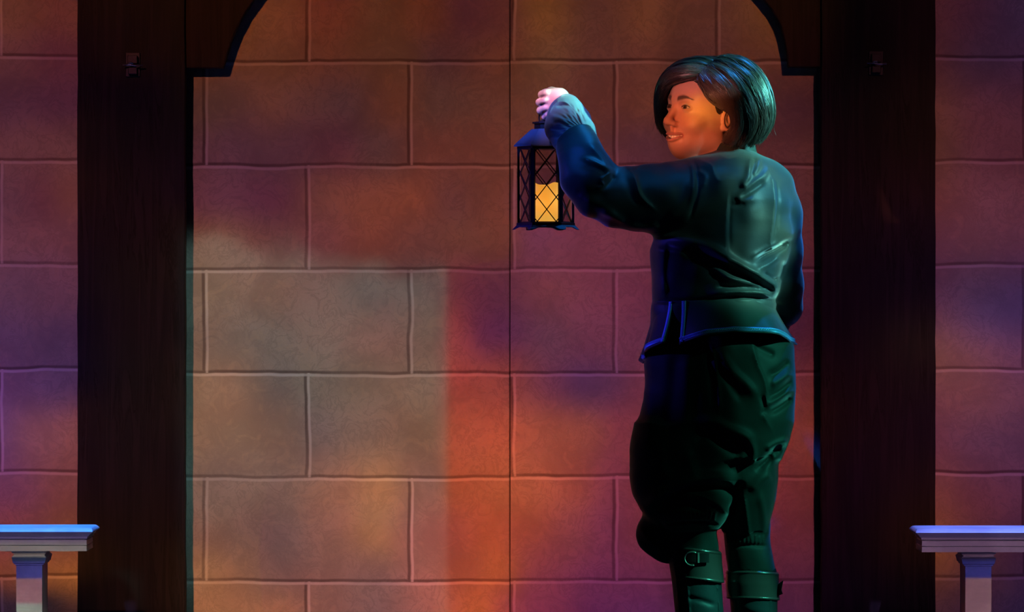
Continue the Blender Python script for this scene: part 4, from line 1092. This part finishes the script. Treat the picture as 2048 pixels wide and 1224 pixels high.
# hair ------------------------------------------------------------------------
NEAR = [   # guides over the near side and back: (px, py, depth) roots at the parting, ends at the bob's edge; last: radius
 [(1398,150,-.056),(1412,172,-.076),(1430,194,-.084),(1452,205,-.086),(1470,218,-.084),(1476,244,-.074),(1470,266,-.062),(1452,270,-.060)],
 [(1404,147,-.056),(1424,168,-.082),(1446,192,-.092),(1468,212,-.092),(1476,240,-.082),(1468,268,-.066),(1450,284,-.056)],
 [(1412,140,-.052),(1436,160,-.084),(1460,188,-.094),(1478,222,-.094),(1480,256,-.084),(1462,286,-.066)],
 [(1420,131,-.042),(1450,148,-.076),(1480,182,-.094),(1500,222,-.098),(1502,260,-.084),(1482,290,-.062)],
 [(1430,122,-.030),(1468,138,-.058),(1500,170,-.078),(1520,212,-.082),(1522,256,-.070),(1500,290,-.050)],
 [(1438,117,-.012),(1482,128,-.030),(1514,160,-.045),(1532,206,-.048),(1534,250,-.042),(1514,284,-.030)],
 [(1442,115,.015),(1486,126,.012),(1518,158,.012),(1537,206,.012),(1538,250,.010),(1518,282,.006)],
 [(1442,116,.040),(1480,128,.055),(1508,158,.070),(1524,206,.075),(1526,248,.070),(1508,284,.055)],
 [(1436,118,.062),(1462,132,.095),(1478,165,.118),(1486,215,.122),(1486,255,.112),(1476,288,.090)],
]
FRONT = [  # swept forward from the parting over the forehead and down the far side
 [(1404,150,-.056),(1386,149,-.054),(1366,151,-.046),(1348,156,-.034),(1336,163,-.018),(1328,176,.010),(1324,200,.040)],
 [(1410,143,-.052),(1388,140,-.048),(1364,143,-.036),(1342,153,-.014),(1328,172,.020),(1321,200,.048),(1320,236,.066),(1327,256,.074)],
 [(1418,134,-.038),(1394,130,-.028),(1364,135,-.010),(1338,149,.018),(1322,176,.048),(1318,214,.072),(1321,246,.088),(1335,266,.094)],
 [(1428,125,-.016),(1402,122,.004),(1370,129,.028),(1342,146,.054),(1325,178,.080),(1319,222,.100),(1324,254,.108),(1342,272,.108)],
 [(1436,122,.018),(1410,121,.045),(1378,129,.072),(1350,150,.098),(1336,190,.120),(1332,232,.128),(1340,262,.124),(1358,272,.118)],
 [(1440,121,.045),(1420,124,.085),(1396,136,.115),(1376,166,.135),(1370,215,.142),(1378,258,.136),(1392,275,.124)],
 [(1440,122,.058),(1438,128,.100),(1430,147,.130),(1426,185,.145),(1428,235,.142),(1434,275,.122)],
]
def gpts(g): return catmull(np.array([V3(*p) for p in g]), 6)
def hair():
    xs = axis([(X(1298), X(1560), .0019)]); ys = axis([(-.135, .18, .0024)]); zs = axis([(Z(302), Z(98), .0019)])
    F = Field(xs, ys, zs)
    def capf(x, y, z):
        l = (x-HO[0])*hl[0]+(y-HO[1])*hl[1]+(z-HO[2])*hl[2]; f = (x-HO[0])*hf[0]+(y-HO[1])*hf[1]+(z-HO[2])*hf[2]; u = (x-HO[0])*hu[0]+(y-HO[1])*hu[1]+(z-HO[2])*hu[2]
        k0 = np.sqrt((l/.082)**2+((f+.016)/.102)**2+((u-.034)/.092)**2)
        d = (k0-1)*.085
        line = np.where(u > 0, .014+.80*u, .014+.9*u)                  # hairline
        return np.maximum(d, (f-line)*.8)
    F.add(capf, HO-.13, HO+.13, 0, 0)
    def tubes(gs, r0, r1):
        for g in gs:
            p = gpts(g); n = len(p)
            for i in range(n-1):
                ta, tb = i/(n-1), (i+1)/(n-1); ra = r0+(r1-r0)*math.sin(math.pi*min(1, ta*1.1)**.8) if ta < .95 else r0; rb_ = r0+(r1-r0)*math.sin(math.pi*min(1, tb*1.1)**.8) if tb < .95 else r0
                F.cap(p[i], p[i+1], ra, rb_, .006, 'u', .012)
    tubes(NEAR, .005, .0145); tubes(FRONT, .0045, .0115)
    # close the back between guides
    F.ell(V3(1490, 212, .012), (.038, .082, .074), None, .02)
    F.ell(V3(1480, 262, .010), (.038, .070, .026), None, .02)
    F.ell(V3(1340, 215, .088), (.018, .030, .060), None, .02)
    # keep the face clear
    F.ell(H(.02, .075, -.03), (.050, .045, .070), HR, .006, 's')
    F.ell(H(.078, -.016, -.012), (.020, .0185, .0290), HR, .004, 's')
    o = sdf_mesh('hair', F, M['hair'], person, 2, .5)
    return o, F
hair_o, HF = hair()
def field_at(F, P):
    """trilinear lookup of a field"""
    out = []
    ix = []
    for a, q in zip((F.x, F.y, F.z), P.T):
        i = np.clip(np.searchsorted(a, q)-1, 0, len(a)-2); t = np.clip((q-a[i])/(a[i+1]-a[i]), 0, 1); ix.append((i, t))
    (i, u), (j, v), (k, w_) = ix; r = 0
    for a in (0, 1):
        for b_ in (0, 1):
            for c in (0, 1): r = r+F.F[i+a, j+b_, k+c]*(u if a else 1-u)*(v if b_ else 1-v)*(w_ if c else 1-w_)
    return r
def grad_at(F, P, h=.003):
    g = np.stack([field_at(F, P+np.eye(3)[i]*h)-field_at(F, P-np.eye(3)[i]*h) for i in range(3)], 1)
    return g/(np.linalg.norm(g, axis=1)[:, None]+1e-9)
def strands(gs, count, seg, name, spread=.0012, flick=.006):
    G = [gpts(g) for g in gs]
    m = 22; G = [np.array([np.interp(np.linspace(0, 1, m), np.linspace(0, 1, len(g)), g[:, c]) for c in range(3)]).T for g in G]
    n = count; W = []
    gi = rng.uniform(0, len(G)-1.001, n)
    clump = rng.integers(0, 90, n); coff = rng.normal(0, 1, (90, 3))*.0022; cph = rng.uniform(0, 6.3, 90)
    i0 = gi.astype(int); t = (gi-i0)[:, None, None]; Ga = np.array(G)
    P = Ga[i0]*(1-t)+Ga[i0+1]*t
    lag = rng.uniform(0, .10, n); s_ = np.linspace(0, 1, m)
    end = rng.uniform(.86, 1.04, n)
    for c in range(n):
        q = np.clip(lag[c]+(end[c]-lag[c])*s_, 0, 1); P[c] = np.array([np.interp(q, s_, P[c][:, k]) for k in range(3)]).T
    P += coff[clump][:, None, :]*s_[None, :, None]*2.0
    wig = np.sin(s_[None, :]*9+cph[clump][:, None])*.0026*s_[None, :]
    P[:, :, 0] += wig; P += rng.normal(0, spread, (n, 1, 3))
    fl = P.reshape(-1, 3)
    depth = rng.uniform(.0002, .0034, (n, 1)).repeat(m, 1).ravel()
    for _ in range(5):
        d = field_at(HF, fl); g = grad_at(HF, fl); fl = fl-g*np.clip(d-depth, -.012, .012)[:, None]
    P = fl.reshape(n, m, 3)
    # smooth
    for _ in range(3): P[:, 1:-1] = .25*P[:, :-2]+.5*P[:, 1:-1]+.25*P[:, 2:]
    tipd = rng.normal(0, 1, (n, 3)); P[:, -6:] += tipd[:, None, :]*np.linspace(0, 1, 6)[None, :, None]**2*flick*.35
    ok = ~np.any((to_head(P.reshape(-1, 3)).reshape(n, m, 3)[:, :, 1] > .052) & (np.abs(to_head(P.reshape(-1, 3)).reshape(n, m, 3)[:, :, 0]) < .055) & (to_head(P.reshape(-1, 3)).reshape(n, m, 3)[:, :, 2] < .035), axis=1)
    P = P[ok]; n = len(P)
    # three-sided hairs
    tan = np.gradient(P, axis=1); tan /= np.linalg.norm(tan, axis=2)[:, :, None]+1e-9
    ref = np.array([.3, -.9, .2]); a = np.cross(tan, ref); a /= np.linalg.norm(a, axis=2)[:, :, None]+1e-9; b_ = np.cross(tan, a)
    r = (.00052*np.sin(np.pi*np.clip(np.linspace(.08, .97, m), 0, 1))**.4)[None, :, None]
    R3 = np.stack([P+r*(math.cos(k)*a+math.sin(k)*b_) for k in (0, 2.0944, 4.18879)], 2)   # n,m,3,3
    V = R3.reshape(-1, 3); base = (np.arange(n)*m*3)[:, None, None]+(np.arange(m-1)*3)[None, :, None]
    Q = np.stack([base+k for k in range(3)], 3).reshape(n, m-1, 3) if False else base+np.arange(3)[None, None, :]
    Q1 = Q; Q2 = base+np.array([1, 2, 0])[None, None, :]; Qs = np.stack([Q1, Q2, Q2+3, Q1+3], 3).reshape(-1, 4)
    o = fast_mesh(name, V, Qs, M['hairs'], hair_o); o['kind'] = 'stuff'; return o
strands(NEAR, 4600, 20, 'hair_strands'); strands(FRONT, 2600, 20, 'hair_strands')
# flyaway hairs along the silhouette
b = MB()
for i in range(70):
    g = gpts(random.choice(NEAR+FRONT[1:4])); k = random.randint(len(g)//4, len(g)-2); p = g[k]
    c = V3(1425, 200, 0); out = (p-c)/np.linalg.norm(p-c); tn = g[k+1]-g[k-1]; tn /= np.linalg.norm(tn)
    L = random.uniform(.012, .034); p = p+out*.012; curl = random.uniform(-1, 1)
    b.tube([p+tn*L*s_+out*(.010*s_+.008*curl*math.sin(s_*3)) for s_ in np.linspace(0, 1, 9)], .00022, 3)
fo = b.build('flyaway_hairs', M['hairs'], hair_o, smooth=True); fo['kind'] = 'stuff'
# ---------------------------------------------------------------- lantern and candle
LY = .118; LX = X(1091.5, LY); kk = S(1, LY)
M['lmetal'] = mat('bronze_black_metal', (.030, .020, .018), .42, .55, bump=[(60, .15, .001, (1, 1, 1))])
M['roofm'] = mat('lantern_roof_paint', (.16, .17, .20), .38, .3, spec=.6)
def zl(py): return Z(py, LY)
lan = empty('lantern', (LX, LY, zl(457)), 'dark metal hexagonal lantern with lattice sides hanging from the actor\'s raised fist', 'lantern')
ROT = math.radians(2)
def hexr(r, z, n=6, ph=0): return [(LX+r*math.cos(ROT+math.radians(60*i)+ph), LY+r*math.sin(ROT+math.radians(60*i)+ph), z) for i in range(n)]
RB = .0685
b = MB(); b.rings([hexr(.078, zl(293.5)), hexr(.0775, zl(290)), hexr(.036, zl(259)), hexr(.030, zl(258))]); b.build('roof', M['roofm'], lan, bevel=.0006)
b = MB(); b.rings([hexr(.028, zl(259)), hexr(.028, zl(247.5))]); b.rings([hexr(.033, zl(247.5)), hexr(.033, zl(243.5))]); b.build('chimney', M['lmetal'], lan, bevel=.0008)
b = MB(); n = 40
b.tube([(LX+.003+.019*math.cos(a), LY-.0, zl(236)+.024*math.sin(a)) for a in np.linspace(-.9, math.pi+.9, 26)], .0022, 8)
b.box(LX-.012, LX+.018, LY-.004, LY+.004, zl(244), zl(239)); b.build('bail', M['lmetal'], lan, smooth=False)
b = MB(); b.rings([hexr(.071, zl(452)), hexr(.071, zl(446)), hexr(.066, zl(445)), hexr(.066, zl(443.5))]); b.build('base', M['lmetal'], lan, bevel=.0006)
b = MB()   # flared skirt with scalloped feet
for i in range(6):
    A, B_ = np.array(hexr(.0700, zl(450))[i]), np.array(hexr(.0700, zl(450))[(i+1) % 6]); A2, B2 = np.array(hexr(.0815, zl(459))[i]), np.array(hexr(.0815, zl(459))[(i+1) % 6])
    n = 16; top = [A+(B_-A)*j/n for j in range(n+1)]; bot = []
    for j in range(n+1):
        q = j/n; s_ = min(1, abs(q-.5)*2.6); s_ = max(.35, s_*s_)
        t_ = A+(B_-A)*q; u_ = A2+(B2-A2)*q; bot.append(t_+(u_-t_)*s_)
    off = np.array([0, 0, -.0012]); ring = [top[j] for j in range(n+1)]
    for j in range(n):
        v = [top[j], top[j+1], bot[j+1], bot[j]]; v += [p+off for p in v]; b.add(v, [(0,1,2,3),(7,6,5,4),(0,4,5,1),(1,5,6,2),(2,6,7,3),(3,7,4,0)])
b.build('skirt', M['roofm'], lan)
b = MB(); b.rings([hexr(.070, zl(299)), hexr(.070, zl(293))]); b.build('top_rim', M['lmetal'], lan)
z0, z1 = zl(445), zl(297)
for i in range(6):
    p = hexr(RB, 0)[i]; d = np.array([p[0]-LX, p[1]-LY]); d /= np.linalg.norm(d)
    b = MB(); b.bar((p[0]-d[0]*.002, p[1]-d[1]*.002, z0), (p[0]-d[0]*.002, p[1]-d[1]*.002, z1), (-d[1]*.0052, d[0]*.0052, 0), (d[0]*.0028, d[1]*.0028, 0)); b.build('corner_post', M['lmetal'], lan)
def clip(p, q, x0, x1, y0, y1):
    t0, t1 = 0., 1.; d = (q[0]-p[0], q[1]-p[1])
    for pp, dd, lo, hi in ((p[0], d[0], x0, x1), (p[1], d[1], y0, y1)):
        if abs(dd) < 1e-12: continue
        a, c = (lo-pp)/dd, (hi-pp)/dd; a, c = min(a, c), max(a, c); t0, t1 = max(t0, a), min(t1, c)
    return None if t0 >= t1 else ((p[0]+d[0]*t0, p[1]+d[1]*t0), (p[0]+d[0]*t1, p[1]+d[1]*t1))
gm = bpy.data.materials.new('thin_glass'); gm.use_nodes = True; t = NT(gm.node_tree); gm.node_tree.nodes.remove(gm.node_tree.nodes['Principled BSDF'])
tr = t.n('ShaderNodeBsdfTransparent'); tr.inputs[0].default_value = (.90, .88, .88, 1); gl = t.n('ShaderNodeBsdfGlossy'); gl.inputs['Roughness'].default_value = .12
gl.inputs[0].default_value = (.8, .8, .8, 1); mx = t.n('ShaderNodeMixShader'); mx.inputs[0].default_value = .05
out = [n for n in gm.node_tree.nodes if n.type == 'OUTPUT_MATERIAL'][0]
gm.node_tree.links.new(tr.outputs[0], mx.inputs[1]); gm.node_tree.links.new(gl.outputs[0], mx.inputs[2]); gm.node_tree.links.new(mx.outputs[0], out.inputs[0])
for i in range(6):
    a, c = np.array(hexr(RB-.002, 0)[i]), np.array(hexr(RB-.002, 0)[(i+1) % 6]); mid = (a+c)/2; e = (c-a)/np.linalg.norm(c-a); nn = np.array([mid[0]-LX, mid[1]-LY, 0]); nn /= np.linalg.norm(nn)
    w_ = np.linalg.norm(c-a)/2-.004
    b = MB(); zc0 = zl(371)
    for s_ in (1, -1):
        for k in range(-8, 9):
            p = (-.08, zc0+s_*(-.08)*1.29+k*.0590); q = (.08, zc0+s_*.08*1.29+k*.0590)
            r_ = clip(p, q, -w_, w_, z0, z1)
            if r_ is None: continue
            P0 = mid+e*r_[0][0]+np.array([0, 0, r_[0][1]]); P1 = mid+e*r_[1][0]+np.array([0, 0, r_[1][1]])
            if np.linalg.norm(P1-P0) < .004: continue
            dd = (P1-P0)/np.linalg.norm(P1-P0); wv = np.cross(dd, nn); b.bar(P0, P1, wv*.0012, nn*.0009)
    b.build('lattice', M['lmetal'], lan)
    g = MB(); gi = mid-nn*.004; g.bar(gi+np.array([0, 0, z0]), gi+np.array([0, 0, z1]), e*w_, nn*.0006); g.build('glass_pane', gm, lan)

# pillar candle standing in the lantern
cm = bpy.data.materials.new('glowing_wax'); cm.use_nodes = True; t = NT(cm.node_tree); bs = cm.node_tree.nodes['Principled BSDF']
co = t.n('ShaderNodeTexCoord').outputs['Object']; nz = t.noise(co, 9, 3, .5, .3).outputs[0]; sp = t.n('ShaderNodeSeparateXYZ'); cm.node_tree.links.new(co, sp.inputs[0])
c1 = t.mix(t.rng(nz, .3, .7), (1.0, .36, .030), (1.0, .54, .085))
zz_ = t.rng(sp.outputs[2], 0.0, .09)
t.put(bs.inputs['Base Color'], (.45, .28, .10)); t.put(bs.inputs['Emission Color'], c1)
cm.node_tree.links.new(t.m('ADD', t.m('MULTIPLY', t.m('MULTIPLY', zz_, t.m('SUBTRACT', 1.0, zz_)), 1.2), 1.0), bs.inputs['Emission Strength'])
bs.inputs['Roughness'].default_value = .5
cz = zl(443); can = bpy.data.objects.new('tmp', None)
rings = []; n = 48; R = .0335
def topz(a): return zl(368)+.004*math.sin(a*2+2.2)+.0015*math.sin(a*5)
for q in (0, .02, .25, .5, .75, .93):
    rings.append([(R*(.97 if q == 0 else 1)*math.cos(2*math.pi*i/n)*(1+.006*math.sin(9*q+i*.4)), R*(.97 if q == 0 else 1)*math.sin(2*math.pi*i/n), q*(topz(2*math.pi*i/n)-cz)) for i in range(n)])
for rr, dz in ((.985, -.0015), (.93, 0), (.86, -.0035), (.80, -.014), (.4, -.02), (.05, -.021)):
    rings.append([(R*rr*math.cos(2*math.pi*i/n), R*rr*math.sin(2*math.pi*i/n), topz(2*math.pi*i/n)-cz+dz) for i in range(n)])
b = MB(); b.rings(rings)
can = b.build('candle', cm, None, smooth=True); can.location = (LX-.0005, LY, cz+.0004)
tag(can, 'glowing cream pillar candle with a wavy rim standing inside the lantern', 'candle')

# ---------------------------------------------------------------- lamps of the rig that light the actor
def box_mask(x0, x1, y0, y1, s=30):
    return lambda t, px, py: t.m('MULTIPLY', t.m('MULTIPLY', t.rng(px, x0-s, x0), t.rng(px, x1, x1+s, 1.0, 0.0)), t.m('MULTIPLY', t.rng(py, y0-s, y0), t.rng(py, y1, y1+s, 1.0, 0.0)))
def shutter(col, mask, breakup=0.0, col2=None, sc_=.014, seed=0.0):
    """shuttered lamp with a leafy break-up slide between two gel colours"""
    def f(t, px, py):
        nv = t.noise(t.xyz(t.m('MULTIPLY', px, sc_), t.m('MULTIPLY', py, sc_), seed), 1.0, 1, .5).outputs[0]
        c = t.mix(t.rng(nv, .42, .56), col, col2 or col)
        c = t.mix(t.m('MULTIPLY', t.rng(nv, .62, .42), breakup), c, (0, 0, 0)) if breakup else c
        return t.mix(mask(t, px, py), (0, 0, 0), c)
    return f
def teal_mask(t, px, py):  # lit and dark parts of the costume put into the lamp's mask
    a = box_mask(1160, 1660, 345, 1300, 24)(t, px, py)
    a = t.m('MAXIMUM', a, box_mask(1490, 1760, 215, 345, 12)(t, px, py))
    a = t.m('MULTIPLY', a, t.rng(px, 1385, 1490, .03, 1.0))
    a = t.m('MULTIPLY', a, t.rng(py, 560, 650, 1.0, .30))
    boots = t.m('MULTIPLY', box_mask(1400, 1700, 1085, 1300, 12)(t, px, py), .7)
    cuff = t.m('MULTIPLY', box_mask(1236, 1300, 104, 250, 12)(t, px, py), .35)
    for q in (boots, cuff): a = t.m('MAXIMUM', a, q)
    return a
def blue_mask(t, px, py):
    sh = t.m('MULTIPLY', box_mask(1215, 1500, 290, 345, 12)(t, px, py), 1.0)
    sl = t.m('MULTIPLY', t.rng(py, 325, 385, 1.0, 0.0), t.m('MULTIPLY', t.rng(px, 1200, 1225), t.rng(px, 1470, 1500, 1.0, 0.0)))
    ed = t.m('MULTIPLY', box_mask(1559, 1640, 262, 408, 8)(t, px, py), 1.0)
    return t.m('MINIMUM', t.m('MAXIMUM', t.m('MULTIPLY', sl, t.rng(py, 285, 305)), ed), 1.0)
def union(*ms):
    def f(t, px, py):
        a = ms[0](t, px, py)
        for q in ms[1:]: a = t.m('MAXIMUM', a, q(t, px, py))
        return a
    return f
def cheek_slide(t, px, py):
    c = t.mix(box_mask(1398, 1452, 206, 242, 9)(t, px, py), (1.0, .25, .11), (1.9, .78, .16))
    c = t.mix(t.rng(py, 178, 202, 1.0, 0.0), c, (.85, .28, .30))
    return t.mix(box_mask(1332, 1486, 150, 300, 14)(t, px, py), (0, 0, 0), c)
def hand_mask(t, px, py): return t.m('MAXIMUM', box_mask(1060, 1142, 150, 214, 8)(t, px, py), t.m('MULTIPLY', box_mask(1085, 1190, 200, 300, 14)(t, px, py), .14))
def teal_slide(t, px, py):
    nv = t.noise(t.xyz(t.m('MULTIPLY', px, .014), t.m('MULTIPLY', py, .014)), 1.0, 1, .5).outputs[0]
    c = t.mix(t.rng(nv, .42, .56), (.25, .78, .58), (.10, .52, .60))
    c = t.mix(t.rng(py, 540, 680), c, (.06, .72, .50))
    return t.mix(teal_mask(t, px, py), (0, 0, 0), c)
def actor_lamps():
    gobo('teal_front_right', (3.3, -1.7, 3.0), (X(1430), 0, .95), 34, teal_slide, GK*1.6, .03, -.09)
    gobo('teal_hair_side', (3.3, -1.0, 2.7), (X(1450), 0, 1.45), 12, shutter((.16, .80, .56), union(box_mask(1290, 1800, 20, 215, 16), box_mask(1484, 1800, 190, 300, 14)), 0, (.08, .55, .62)), GK*1.7, .03, -.05)
    gobo('blue_overhead_front', (.5, -2.2, 3.6), (X(1420), 0, 1.25), 20, shutter((.01, .16, .62), blue_mask, 0), GK*.85, .05, -.10)
    spot('azure_top', (1.6, .55, 4.4), (X(1470), -.02, 1.35), 420, (.01, .28, 1.0), 17, .5, .06)
    spot('indigo_side', (-3.4, .35, 2.1), (X(1300), 0, 1.03), 170, (.07, .05, 1.0), 9, .5, .03)
    gobo('orange_front_left', (-1.5, -3.6, 1.75), (X(1385), 0, Z(232)), 12, cheek_slide, GK*.85, .03, -.03)
    gobo('blue_front_left', (-1.6, -4.0, 3.8), (X(1180), 0, 1.3), 16, shutter((.02, .06, .9), union(box_mask(1125, 1205, 300, 400, 26), box_mask(975, 1120, 180, 236, 10)), .3, (.01, .14, .75), .02, 3.0), GK*.9, .03, 0.0)
    gobo('blue_roof', (-1.6, -4.0, 3.8), (X(1060), 0, 1.4), 10, shutter((.02, .10, 1.0), box_mask(975, 1072, 180, 234, 8), 0), GK*1.5, .03, 0.0)
    gobo('lavender_hand', (-.9, -3.2, 4.2), (X(1110, .08), .08, Z(200)), 8, shutter((1.0, .50, .95), hand_mask, 0, (1.0, .62, 1.0)), GK*1.2, .02, .07)
actor_lamps()
